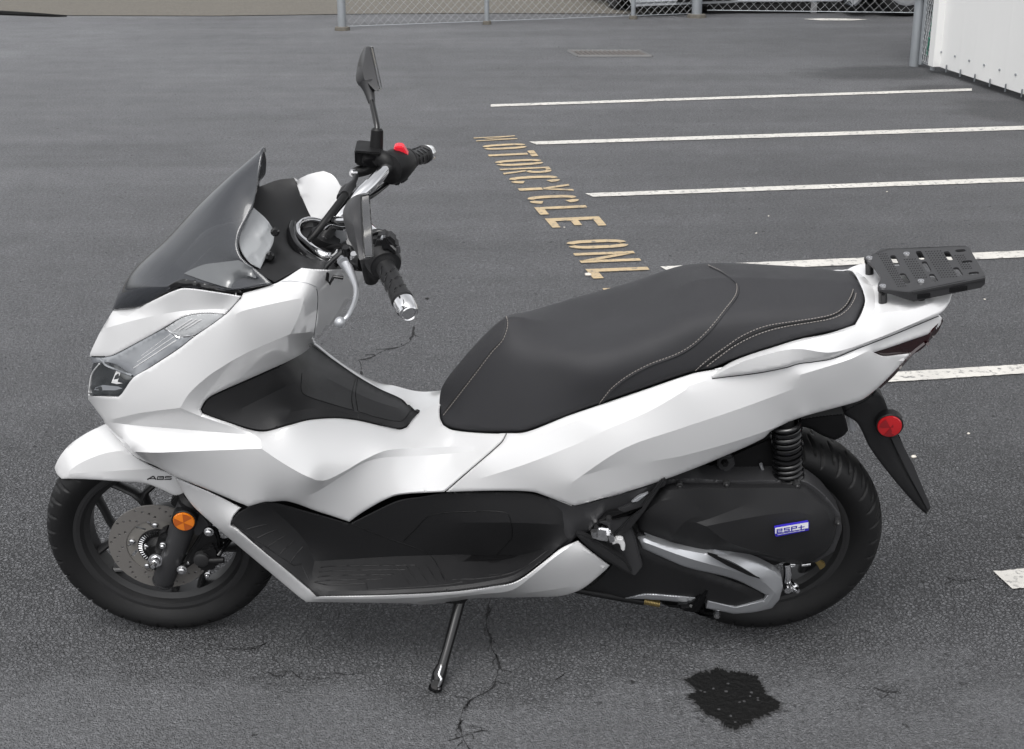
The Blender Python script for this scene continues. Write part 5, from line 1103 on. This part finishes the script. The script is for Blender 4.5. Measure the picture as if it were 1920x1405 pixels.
# ---- engine / swingarm
en = bpy.data.objects.new('engine', None); C.objects.link(en); en.parent = bike
R1p = lambda u, v, b: P(1050 + .3698 * u, 720 + .3698 * v, b)
co = T('R1', (410, 620, .150), (470, 560, .150), (560, 508, .150), (700, 505, .150), (850, 506, .150), (1000, 510, .150), (1190, 506, .150), (1235, 512, .150), (1300, 560, .150), (1370, 625, .150), (1398, 690, .150), (1394, 770, .150), (1360, 840, .150), (1300, 890, .150), (1225, 915, .150), (1140, 905, .150), (1060, 878, .150), (900, 862, .150), (720, 862, .150), (600, 815, .150), (480, 770, .150), (400, 745, .150), (380, 690, .150))
cvl = [T('R1', (545, 540, .166), (700, 528, .168), (850, 530, .168), (1180, 530, .168), (1250, 560, .168), (1340, 630, .170), (1375, 700, .170)),
       T('R1', (420, 660, .172), (500, 600, .172), (600, 582, .172), (660, 585, .172), (735, 660, .176)),
       T('R1', (735, 660, .176), (850, 625, .177), (930, 618, .176)), T('R1', (735, 660, .176), (640, 695, .180), (560, 790, .176)),
       T('R1', (690, 703, .178), (740, 722, .186), (900, 690, .187), (1080, 660, .186), (1200, 650, .184), (1290, 670, .182), (1375, 700, .170)),
       T('R1', (640, 695, .180), (690, 703, .178), (850, 650, .179), (930, 618, .176)),
       T('R1', (740, 722, .186), (850, 800, .187), (1000, 850, .186), (1150, 880, .183), (1290, 850, .178))]
cv = panel('drive_case', co, K_, en, cvl, step=6.5, roll=(3, .006), mirror=False, thick=.10, reg='cvt', fair=.06, cw=.004)
panel('case_flange', T('R1', (430, 600, .142), (545, 484, .142), (700, 480, .142), (850, 490, .142), (1190, 486, .142), (1250, 494, .142), (1340, 560, .142), (1420, 660, .142), (1428, 740, .142), (1390, 850, .142), (1300, 905, .142), (1100, 900, .142), (900, 860, .142), (600, 800, .142)), M_['grey'], en, step=9, roll=(2, .003), mirror=False, thick=.05)
for u_, v_ in ((607, 520), (845, 512), (1203, 518), (1410, 708)):
    lathe('case_bolt', [(0, .006), (.003, .006), (.0045, .004), (.005, 0), (.0075, -.001), (.0075, -.012)], R1p(u_, v_, .160), (0, -1, 0), M_['rim'], en, 14)
# badge on the case
bdg = T('R1', (1090, 732, 0), (1255, 703, 0), (1262, 708, 0), (1262, 742, 0), (1256, 748, 0), (1100, 776, 0), (1092, 770, 0))
def on_case(u, v, off): return on(1050 + .3698 * u, 720 + .3698 * v, ['cvt'], off)
cen0 = on_case(1175, 740, 0); 
def flat(u, v, off): return P(1050 + .3698 * u, 720 + .3698 * v, -cen0[1] + off)
bo = prism('case_badge', [flat(u, v, .0105) for u, v in ((1088, 731), (1258, 702), (1264, 708), (1262, 744), (1098, 776), (1090, 770))], (0, .008, 0), M_['blue'], en, .0006)
def sh(u, v): return (u, v - (u - 1090) * .172)   # badge lettering slant
def bq(ps, m, nm):
    vs = []; fs = []
    for poly in ps: k = len(vs); vs += [flat(*sh(u, v), .0112) for u, v in poly]; fs.append(tuple(range(k, k + len(poly))))
    return mesh(nm, vs, fs, m, bo, False)
def bar(x0, y0, x1, y1): return [(x0, y0), (x1, y0), (x1, y1), (x0, y1)]
bq([bar(1091, 730.5, 1259, 760)], M_['badge'], 'badge_face')
vs_ = []
for x, kind_ in ((1098, 'e'), (1135, 'S'), (1172, 'P'), (1208, 'p')):
    if kind_ == 'e': vs_ += [bar(x, 739, x + 30, 743), bar(x, 739, x + 6, 759), bar(x, 755, x + 30, 759), bar(x + 24, 739, x + 30, 750), bar(x, 747, x + 30, 751)]
    if kind_ == 'S': vs_ += [bar(x, 739, x + 30, 743), bar(x, 739, x + 6, 750), bar(x, 747, x + 30, 751), bar(x + 24, 747, x + 30, 759), bar(x, 755, x + 30, 759)]
    if kind_ == 'P': vs_ += [bar(x, 739, x + 30, 743), bar(x, 739, x + 6, 760), bar(x, 748, x + 30, 752), bar(x + 24, 739, x + 30, 752)]
    if kind_ == 'p': vs_ += [bar(x + 12, 740, x + 18, 760), bar(x, 748, x + 32, 752)]
vs = []; fs = []
for poly in vs_: k = len(vs); vs += [flat(*sh(u, v), .0119) for u, v in poly]; fs.append(tuple(range(k, k + 4)))
mesh('badge_lettering', vs, fs, M_['blue'], bo, False)
vs = []; fs = []
for k_ in range(22): q = bar(1104 + 6.4 * k_, 765, 1107.5 + 6.4 * k_, 769); k = len(vs); vs += [flat(*sh(u, v), .0112) for u, v in q]; fs.append(tuple(range(k, k + 4)))
mesh('badge_small_print', vs, fs, M_['badge'], bo, False)
# lower case, silver covers
panel('lower_case', T('R1', (110, 1040, .13), (180, 1000, .14), (250, 925, .15), (330, 800, .15), (400, 745, .15), (480, 790, .155), (640, 900, .155), (1000, 1040, .150), (1050, 1075, .150), (1030, 1100, .148), (890, 1130, .145), (740, 1110, .140), (690, 1088, .138), (430, 1072, .130), (330, 1088, .125), (200, 1065, .12)), K_, en,
      [T('R1', (380, 850, .160), (600, 935, .162), (900, 1040, .158), (1020, 1085, .152))], step=7, roll=(3, .006), mirror=False, thick=.16, reg='lcase')
ua = T('R1', (395, 782, .160), (430, 778, .160), (480, 800, .165), (600, 832, .168), (740, 858, .172), (880, 870, .172), (1000, 905, .170), (1090, 950, .166), (1125, 985, .160), (1130, 1030, .158), (1112, 1095, .154), (1075, 1138, .148), (980, 1158, .144), (880, 1166, .140), (740, 1138, .138), (748, 1098, .144), (890, 1132, .150), (1032, 1098, .158), (1050, 1072, .160), (880, 990, .166), (640, 930, .168), (520, 880, .165), (420, 836, .160))
sa_ = panel('swingarm_cover', ua, M_['silver'], en, [T('R1', (420, 800, .168), (640, 880, .180), (880, 950, .180), (1040, 1010, .176), (1090, 1060, .168), (1050, 1120, .158)),
       T('R1', (740, 862, .174), (850, 905, .180), (1020, 995, .178)), T('R1', (770, 862, .182), (880, 905, .190), (1020, 990, .184))], step=4, roll=(1.6, .0025), mirror=False, thick=.02, thr=14, reg='sarm', fair=.08, cw=.004)
prism('inner_wedge', [R1p(x, y, .1875) for x, y in ((748, 866), (800, 880), (900, 925), (1015, 990), (960, 975), (850, 925))], (0, .01, 0), M_['dark'], en, .001)
panel('lower_strip', T('R1', (330, 1088, .128), (430, 1065, .135), (560, 1072, .138), (690, 1083, .140), (672, 1118, .136), (560, 1102, .132), (430, 1092, .13)), M_['silver'], en, step=7, roll=(2, .003), mirror=False, thick=.02)
prism('stand_lug', [R1p(x, y, .15) for x, y in ((745, 1000), (780, 990), (800, 1050), (760, 1060), (735, 1110), (720, 1150), (690, 1170), (620, 1160), (590, 1130), (660, 1125), (700, 1090), (725, 1040))], (0, .05, 0), M_['gloss'], en, .006)
prism('stand_foot_lug', [R1p(x, y, .10) for x, y in ((500, 1105), (690, 1120), (720, 1165), (790, 1170), (800, 1200), (740, 1190), (640, 1150), (540, 1140))], (0, .08, 0), D_, en, .006)
lathe('drain_bolt', [(0, .01), (.006, .01), (.008, 0), (.008, -.02)], R1p(795, 1165, .12), (0, -1, -.3), M_['steel'], en, 6)
# spring of the stand (brass coil)
def helix(a, b, r, wr, turns, n_=10):
    a, b = np.array(a), np.array(b); _, u, v = frame_at(b - a); k = int(turns * n_ * 1.6); pts_ = [a + (b - a) * i / k + (u * math.cos(2 * math.pi * turns * i / k) + v * math.sin(2 * math.pi * turns * i / k)) * r for i in range(k + 1)]
    return sweep(pts_, wr, 6)
vs, fs = helix(R1p(425, 1100, .11), R1p(505, 1116, .11), .0065, .0018, 10); mesh('stand_spring', vs, fs, M_['brass'], en, True, 60)
tube('belly_tube', [R1p(-60, 1010, .12), R1p(90, 1045, .12), R1p(250, 1075, .12), R1p(420, 1105, .11)], .008, D_, en, 10)
# shock absorber
sk = bpy.data.objects.new('shock_absorber', None); C.objects.link(sk); sk.parent = bike
vs, fs = helix(R1p(1145, 190, .118), R1p(1158, 480, .118), .0275, .0052, 11, 16); mesh('coil_spring', vs, fs, M_['gloss'], sk, True, 60)
tube('damper', [R1p(1143, 150, .118), R1p(1150, 320, .118), R1p(1158, 500, .118)], [.017, .017, .015], D_, sk, 18, smooth_path=False)
lathe('spring_seat', [(0, 0), (.03, 0), (.033, .006), (.03, .012), (0, .012)], R1p(1158, 482, .118), R1p(1145, 190, .118) - R1p(1158, 480, .118), D_, sk, 24)
tube('overflow_hose', [R1p(1018, 405, .10), R1p(1030, 440, .10), R1p(1050, 465, .10), R1p(1075, 472, .10)], .0035, M_['silver'], sk, 8)
prism('frame_lug', [R1p(x, y, .105) for x, y in ((800, 385), (815, 372), (880, 372), (890, 420), (860, 440), (845, 480), (830, 480), (825, 440), (800, 430))], (0, .03, 0), M_['grey'], en, .004)
lathe('bolt', [(0, .008), (.006, .008), (.008, 0), (.008, -.01)], R1p(835, 400, .108), (0, -1, 0), D_, en, 6)
# wheel side hardware
tube('brake_arm', [R1p(1150, 915, .12), R1p(1155, 960, .125), R1p(1150, 1000, .125)], [.008, .009, .009], M_['chrome'], en, 12, smooth_path=False)
lathe('adjuster_nut', [(0, .03), (.005, .03), (.007, .022), (.010, .020), (.010, .004), (.012, 0)], R1p(1165, 1012, .115), (.5, -1, 0), M_['chrome'], en, 12)
lathe('adjuster_nut', [(0, .018), (.008, .018), (.009, 0), (.009, -.01)], R1p(1150, 1022, .125), (0, -1, 0), M_['steel'], en, 12)
tube('brake_arm', [R1p(1155, 915, .115), R1p(1190, 915, .115)], [.006, .006], M_['steel'], en, 10, smooth_path=False)
tube('cable_end', [R1p(1225, 918, .10), R1p(1270, 912, .10)], [.005, .005], M_['steel'], en, 10, smooth_path=False)
prism('brass_nut', [R1p(x, y, .105) for x, y in ((1280, 888), (1300, 880), (1318, 900), (1348, 918), (1345, 930), (1320, 948), (1308, 925), (1290, 905))], (0, .012, 0), M_['brass'], en, .002)

# ---- passenger peg, brackets
prism('passenger_peg', [R1p(x, y, .205) for x, y in ((78, 765), (110, 768), (180, 800), (260, 850), (330, 900), (345, 930), (372, 968), (355, 974), (300, 940), (215, 890), (150, 840), (100, 795))], (0, .02, 0), K_, bike, .004)
prism('peg_rubber', [R1p(x, y, .208) for x, y in ((130, 790), (240, 850), (330, 910), (360, 960), (330, 945), (220, 875), (150, 825))], (0, .004, 0), M_['rubber'], bike, .001)
prism('peg_bracket', [R1p(x, y, .178) for x, y in ((540, 486), (500, 486), (470, 560), (440, 560), (350, 612), (245, 655), (175, 715), (170, 770), (220, 830), (330, 900), (350, 960), (380, 980), (420, 930), (380, 780), (355, 720), (430, 640))], (0, .025, 0), M_['grey'], bike, .003)
prism('peg_bracket_rib', [R1p(x, y, .186) for x, y in ((540, 484), (520, 484), (400, 640), (270, 770), (300, 775), (350, 750), (430, 650))], (0, .012, 0), K_, bike, .003)
prism('peg_bracket_rib', [R1p(x, y, .184) for x, y in ((452, 555), (400, 572), (360, 605), (395, 600))], (0, .01, 0), M_['silver'], bike, .002)
prism('peg_bracket_rib', [R1p(x, y, .184) for x, y in ((240, 650), (290, 645), (350, 668), (395, 640), (300, 690), (190, 700))], (0, .01, 0), D_, bike, .003)
lathe('bolt', [(0, .006), (.005, .006), (.0065, 0), (.0065, -.01)], R1p(248, 684, .188), (0, -1, 0), M_['rim'], bike, 14)
prism('peg_clevis', [R1p(x, y, .200) for x, y in ((188, 738), (205, 732), (255, 740), (262, 770), (248, 806), (180, 795), (166, 784), (185, 775))], (0, .025, 0), M_['chrome'], bike, .004)
tube('clevis_pin', [R1p(172, 745, .204), R1p(176, 775, .204)], .007, M_['steel'], bike, 12, smooth_path=False)
tube('clevis_pin', [R1p(252, 760, .204), R1p(262, 795, .204)], .007, M_['steel'], bike, 12, smooth_path=False)
prism('peg_stop', [R1p(x, y, .195) for x, y in ((262, 815), (275, 800), (290, 785), (318, 790), (332, 815), (328, 850), (312, 848), (305, 818), (290, 808), (275, 818))], (0, .015, 0), M_['white'], bike, .002)

# ---- side stand
ss = bpy.data.objects.new('side_stand', None); C.objects.link(ss); ss.parent = bike
Z6p = lambda u, v, b: P(420 + .3854 * u, 860 + .3854 * v, b)
tube('stand_leg', [Z6p(1148, 690, .150), Z6p(1120, 800, .185), Z6p(1085, 930, .228), Z6p(1062, 1010, .252)], [.0125, .0115, .0105, .0115], M_['gloss'], ss, 18, smooth_path=False)
ft = (817, 1297); zf = .004
def ground_b(px, py, z=.004):    # half width at which the pixel ray meets the ground
    g = (G(px, py, z) - ROOT) @ BR; return g
fp = [ground_b(*q) for q in ((803, 1294), (806, 1286), (830, 1283), (829, 1297), (816, 1300))]
upv = BR.T @ np.array([0, 0, 1.])
prism('stand_foot', fp, upv * .006, M_['gloss'], ss, .001)
tube('stand_shin', [Z6p(1062, 1005, .250), Z6p(1048, 1050, .264), Z6p(1034, 1095, .277), (ground_b(817, 1291) + upv * .008)], [.0125, .0155, .014, .010], M_['gloss'], ss, 16, smooth_path=False)
tube('stand_tab', [Z6p(1056, 1010, .264), Z6p(1046, 1050, .280), Z6p(1056, 1075, .288), Z6p(1044, 1110, .294)], [.003, .0035, .0035, .003], M_['chrome'], ss, 8)
prism('stand_pivot', [Z6p(x, y, .165) for x, y in ((1075, 690), (1085, 676), (1190, 676), (1180, 700), (1160, 712), (1110, 712), (1070, 706))], (0, .04, 0), M_['gloss'], ss, .003)

# ---- rear mudguard, plate bracket, reflector
pb = T('R2', (958, 882, .055), (1020, 845, .060), (1085, 812, .060), (1130, 770, .055), (1160, 800, .055), (1175, 825, .055), (1192, 880, .052), (1205, 940, .050), (1215, 1010, .048), (1290, 1175, .044), (1392, 1335, .040), (1372, 1366, .040), (1330, 1330, .042), (1200, 1180, .048), (1100, 1045, .052), (1045, 935, .056), (1010, 905, .056))
panel('rear_mudguard', pb, K_, bike, [T('R2', (1100, 830, .062), (1120, 960, .058), (1200, 1090, .052), (1370, 1350, .044))], step=7, roll=(2.5, .004), mirror=False, thick=.10, reg='mud')
prism('mudguard_strip', [P(1200 + .3915 * x, 430 + .3915 * y, b) for x, y, b in ((1202, 1000, .054), (1235, 990, .054), (1310, 1130, .05), (1393, 1330, .047), (1378, 1345, .047), (1290, 1180, .05))], (0, .006, 0), M_['grey'], bike, .001)
prism('plate_edge', [P(1200 + .3915 * x, 430 + .3915 * y, -.03) for x, y in ((1232, 985), (1240, 985), (1312, 1158), (1306, 1162))], (0, .12, 0), M_['gloss'], bike, .001)
prism('plate_bracket', [P(1200 + .3915 * x, 430 + .3915 * y, .02) for x, y in ((1140, 762), (1150, 765), (1200, 880), (1192, 884))], (0, .10, 0), M_['silver'], bike, .001)
rr0 = P(1668, 799, .078)
rr_ = lathe('rear_reflector', [(0, .006), (.014, .0055), (.0235, .004), (.0255, 0), (.0255, -.004)], rr0, (-.1, -1, 0), M_['red'], bike, 40)
lathe('reflector_base', [(.0262, .001), (.028, -.001), (.028, -.02), (0, -.02)], rr0, (-.1, -1, 0), D_, bike, 40)
fac = []
for k in range(3):
    t0 = k * 2 * math.pi / 3; pts_ = [rr0 + np.array([0, -.0068, 0])] + [rr0 + np.array([.022 * math.cos(t0 + q), -.0054, .022 * math.sin(t0 + q)]) for q in (0, .35, .7, 1.05)]; fac.append((pts_, [(0, 1, 2), (0, 2, 3), (0, 3, 4)]))
join_mesh('facet', fac, mat('red_dark', (.22, .004, .008), .2, coat=1), rr_, smooth=False)
panel('inner_mudguard', T('R1', (1080, 250, .075), (1180, 190, .085), (1300, 165, .085), (1440, 150, .080), (1455, 200, .078), (1462, 235, .075), (1440, 262, .07), (1395, 285, .065), (1330, 262, .07), (1260, 225, .075), (1180, 215, .08)), D_, bike, step=8, roll=(3, .006), mirror=False, thick=.14)
prism('plate_lamp', [R1p(x, y, .05) for x, y in ((1460, 170), (1480, 175), (1505, 235), (1485, 248), (1470, 235))], (0, .04, 0), M_['silver'], bike, .002)

# ---- luggage rack: a plate with slots, turned-down side, four stand-offs
zr = None
r3 = lambda u, v: (1400 + .25 * u, 440 + .25 * v)
A1_ = P(*r3(1020, 395), .062); A2_ = P(*r3(920, 180), -.062); A3_ = P(*r3(1307, 356), .06); A4_ = P(*r3(1199, 152), -.06)
pc = (A1_ + A2_ + A3_ + A4_) / 4; e1 = ((A3_ + A4_) / 2 - (A1_ + A2_) / 2); e1[1] = 0; e1 /= np.linalg.norm(e1); pn = np.cross(e1, [0, 1, 0]); pn = -pn if pn[2] < 0 else pn
def rp(u, v, h=0):
    """pixel on the rack plane"""
    px, py = r3(u, v); d = raydir(px, py) @ BR; t = ((pc + pn * h - CAML) @ pn) / (d @ pn); return CAML + d * t
def plate(name, outer, slots, h, th, m, parent, f=rp):
    O = [f(*p) for p in outer]; o0 = O[0]; ex = e1; ey = np.array([0, 1., 0])
    to2 = lambda p: Vector(((p - o0) @ ex, (p - o0) @ ey)); pts = [to2(p) for p in O]; ed = [(i, (i + 1) % len(O)) for i in range(len(O))]; hs_ = []
    for s_ in slots: k = len(pts); q = [to2(f(*p)) for p in s_]; pts += q; ed += [(k + i, k + (i + 1) % len(q)) for i in range(len(q))]; hs_.append(np.array([tuple(x) for x in q]))
    vo, eo, fo, *_ = delaunay_2d_cdt(pts, ed, [], 1, 1e-6); V2 = np.array([tuple(v) for v in vo]); fs = []
    for t in fo:
        c = V2[list(t)].mean(0)[None]
        if inside(c, np.array([tuple(x) for x in pts[:len(O)]]))[0] and not any(inside(c, h_)[0] for h_ in hs_): fs.append(tuple(t))
    n_ = len(V2); top_ = [o0 + ex * v[0] + ey * v[1] for v in V2]; nrm_ = pn; botm = [p - nrm_ * th for p in top_]; cnt = set()
    for t in fs:
        for i in range(3): cnt.add((t[i], t[(i + 1) % 3]))
    bd = [(a, b) for a, b in cnt if (b, a) not in cnt]
    return mesh(name, top_ + botm, fs + [tuple(i + n_ for i in t[::-1]) for t in fs] + [(b, a, a + n_, b + n_) for a, b in bd], m, parent, True, 30)
def slot(c0, c1, w_):
    a = rp(*c0); b = rp(*c1); d = (b - a) / np.linalg.norm(b - a); nn_ = np.cross(pn, d); pts_ = []
    for k in range(7): t = -math.pi / 2 + math.pi * k / 6; pts_.append(b + (d * math.cos(t) + nn_ * math.sin(t)) * w_)
    for k in range(7): t = math.pi / 2 + math.pi * k / 6; pts_.append(a + (d * math.cos(t) + nn_ * math.sin(t)) * w_)
    return [('p', p) for p in pts_]
def rf(*p): return p[1] if isinstance(p[0], str) else rp(*p)
rk = bpy.data.objects.new('luggage_rack', None); C.objects.link(rk); rk.parent = bike
outr = [(880, 175), (890, 165), (960, 150), (975, 130), (1010, 106), (1250, 98), (1645, 86), (1670, 100), (1790, 310), (1785, 325), (1250, 430), (1080, 420), (1000, 412), (982, 398), (985, 372), (1010, 325), (965, 255), (920, 215)]
slots = [slot((1098, 165), (1128, 225), .0058), slot((1290, 132), (1315, 178), .0058), slot((1500, 135), (1528, 182), .0058), slot((1585, 122), (1622, 119), .0055), slot((1635, 206), (1672, 202), .0055), slot((1685, 292), (1722, 288), .0055),
         slot((1332, 210), (1365, 270), .0052), slot((1170, 300), (1205, 355), .0058), slot((1388, 304), (1415, 345), .0052), slot((1570, 255), (1600, 300), .0058)]
plate('rack_plate', outr, slots, 0, .0045, M_['grey'], rk, rf)
fl_t = [rp(u, v) for u, v in ((1250, 430), (1785, 325), (1790, 312))]

def flange(name, pts_, holes_=()):
    vs = []; fs = []
    for p, dz in pts_: vs += [p, p - pn * dz]
    for i in range(len(pts_) - 1): fs.append((2 * i, 2 * i + 1, 2 * i + 3, 2 * i + 2))
    n_ = len(vs); vs += [v + np.array([0, .004, 0]) for v in vs]; fs += [tuple(i + n_ for i in f[::-1]) for f in fs[:]]
    k = len(pts_); ring_ = [2 * i for i in range(k)] + [2 * i + 1 for i in range(k)][::-1]
    for i in range(len(ring_)): a, b = ring_[i], ring_[(i + 1) % len(ring_)]; fs.append((a, b, b + n_, a + n_))
    return mesh(name, vs, fs, M_['grey'], rk, True, 30)
L_ = lambda t: rp(1225 + (1788 - 1225) * t, 433 + (318 - 433) * t)
fpts = [(rp(985, 400), .008), (rp(1080, 421), .008), (rp(1160, 427), .014)] + [(L_(t), d_) for t, d_ in ((0, .018), (.05, .022), (.95, .022), (1.0, .016))]
flange('rack_side', fpts); flange('rack_side', [(p * [1, -1, 1] - [0, .004, 0], d_) for p, d_ in fpts])
flange('rack_back_lip', [(rp(1790, 312), .018), (rp(1672, 102), .018)])
for t0, t1, m2 in ((.10, .26, M_['gloss']), (.53, .75, M_['gloss'])):
    a = L_(t0) - pn * .013; b = L_(t1) - pn * .013; vs, fs = sweep([a + [0, -.0004, 0], b + [0, -.0004, 0]], .0052, 10, ell=1); 
    vs = [v * [1, 1, 1] if True else v for v in vs]; mesh('side_slot', [np.array([v[0], a[1] + (v[1] - a[1]) * .12 - .0005, v[2]]) for v in vs], fs, m2, rk)
for A_, nm in ((A1_, 1), (A2_, 1), (A3_, 0), (A4_, 0)):
    c0 = A_ * 1.; c0 = c0 - pn * ((c0 - pc) @ pn)
    lathe('rack_bolt', [(0, .0035), (.0025, .0035), (.0035, .0015), (.0042, .0038), (.0062, .0036), (.0072, .0005)], c0, pn, M_['steel'], rk, 20)
    lathe('stand_off', [(.0085, -.004), (.0085, -.055 if nm else -.04), (.0095, -.056 if nm else -.04)], c0, pn, M_['gloss'], rk, 20)
dmp = []
for uu in range(11):
    for vv in range(16):
        for (u0, v0, du, dv, nu) in ((985, 150, 18, 16, 4), (1180, 190, 20, 17, 5), (1340, 130, 22, 16, 6), (1560, 160, 20, 14, 4)):
            if uu >= nu: continue
            u = u0 + uu * du + vv * dv * .62; v = v0 + vv * dv - uu * 1.0
            if v > 410 - (u - 1100) * .18 or (u0 == 1560 and vv > 7) or (u0 == 1180 and vv > 8) or (u0 == 1340 and vv > 12): continue
            if (u0 == 1340 and vv < 11 and uu < 0): continue
            ok = inside(np.array([[u, v]]), np.array(outr, float))[0]
            if ok: dmp.append(sweep([rp(u, v, .0001), rp(u + 7, v - 4, .0001)], .0009, 4))
join_mesh('grip_dimples', dmp, M_['dark'], rk)['kind'] = 'stuff'

# ---- dark core: filler added inside so the gaps between covers stay dark
fr = [(0.02, .66), (.12, .82), (.24, .88), (.33, .84), (.30, .70), (.36, .56), (.56, .42), (.68, .46), (.80, .56), (1.15, .66), (1.40, .74), (1.50, .72), (1.44, .64), (1.2, .58), (1.05, .52), (.98, .42), (.92, .30), (.36, .27), (.24, .40), (.10, .55)]
prism('dark_core', [np.array([x, -.075, z]) for x, z in fr], (0, .15, 0), D_, bike, .004)
prism('under_tray', [np.array([x, -.15, z]) for x, z in ((.34, .24), (.33, .215), (.90, .215), (.98, .28), (.96, .31), (.5, .26))], (0, .30, 0), D_, bike, .006)
prism('rear_frame', [R1p(x, y, .09) for x, y in ((420, 560), (600, 440), (1000, 300), (1190, 230), (1190, 300), (1080, 500), (450, 500))], (0, .06, 0), D_, bike, .004)

# ---- stitching and piping on the seat
Zs = lambda *p: T('Z8', *p)
st_ = [T('Z8', (103, 1085), (180, 985), (300, 830), (400, 700), (455, 640), (483, 570), (487, 520), (478, 492)),
       Zs((1690, 186), (1770, 225), (1850, 285), (1862, 320), (1850, 370), (1790, 450), (1700, 560), (1600, 655), (1500, 715), (1330, 780), (1200, 850), (1110, 920), (1060, 980), (1020, 1030)),
       T('R2', (265, 675), (330, 620), (400, 570), (490, 510), (600, 465), (750, 440), (850, 425), (930, 405), (980, 370), (1010, 320), (1022, 285)),
       T('R2', (320, 655), (380, 610), (450, 560), (560, 505), (680, 470), (830, 445), (930, 425), (990, 390), (1025, 340), (1035, 305))]
seat_o = [o for o in bike.children if o.name == 'seat'][0]
for q in st_: surfline('stitching', q, ['seat'], .0009, M_['thread'], seat_o, .0012, (.0040, .0025), thr=60)
off2 = lambda l, dx, dy: [(p[0] + dx, p[1] + dy) for p in l]
surfline('piping', off2(st_[0], -3, -1.5), ['seat'], .0020, M_['seat'], seat_o, .0003)
surfline('piping', off2(st_[1], 2.5, 2.5), ['seat'], .0022, M_['seat'], seat_o, .0003)
surfline('piping', T('R2', (290, 668), (355, 615), (425, 565), (525, 507), (640, 468), (790, 443), (890, 425), (960, 395), (1002, 350), (1022, 305)), ['seat'], .0018, M_['dark'], seat_o, .0)
# seams in the white covers
fc = [o for o in bike.children if o.name == 'front_side_cowl'][0]
surfline('cover_seam', T('Z3', (1805, 5), (1812, 60), (1808, 150), (1795, 260), (1785, 330)), ['cowl'], .0011, M_['grey'], fc, -.0004)
surfline('cover_seam', T('Z2', (20, 1135), (60, 1132), (130, 1140), (180, 1160)), ['cowl'], .0009, M_['silver'], fc, -.0003)
rl_ = [o for o in bike.children if o.name == 'grab_rail'][0]
surfline('cover_seam', T('R2', (345, 716), (430, 706), (560, 690), (700, 663), (760, 645), (830, 636), (920, 621), (1020, 581), (1220, 503), (1430, 416)), ['rcowl', 'rail'], .0013, M_['grey'], rl_, -.0004)
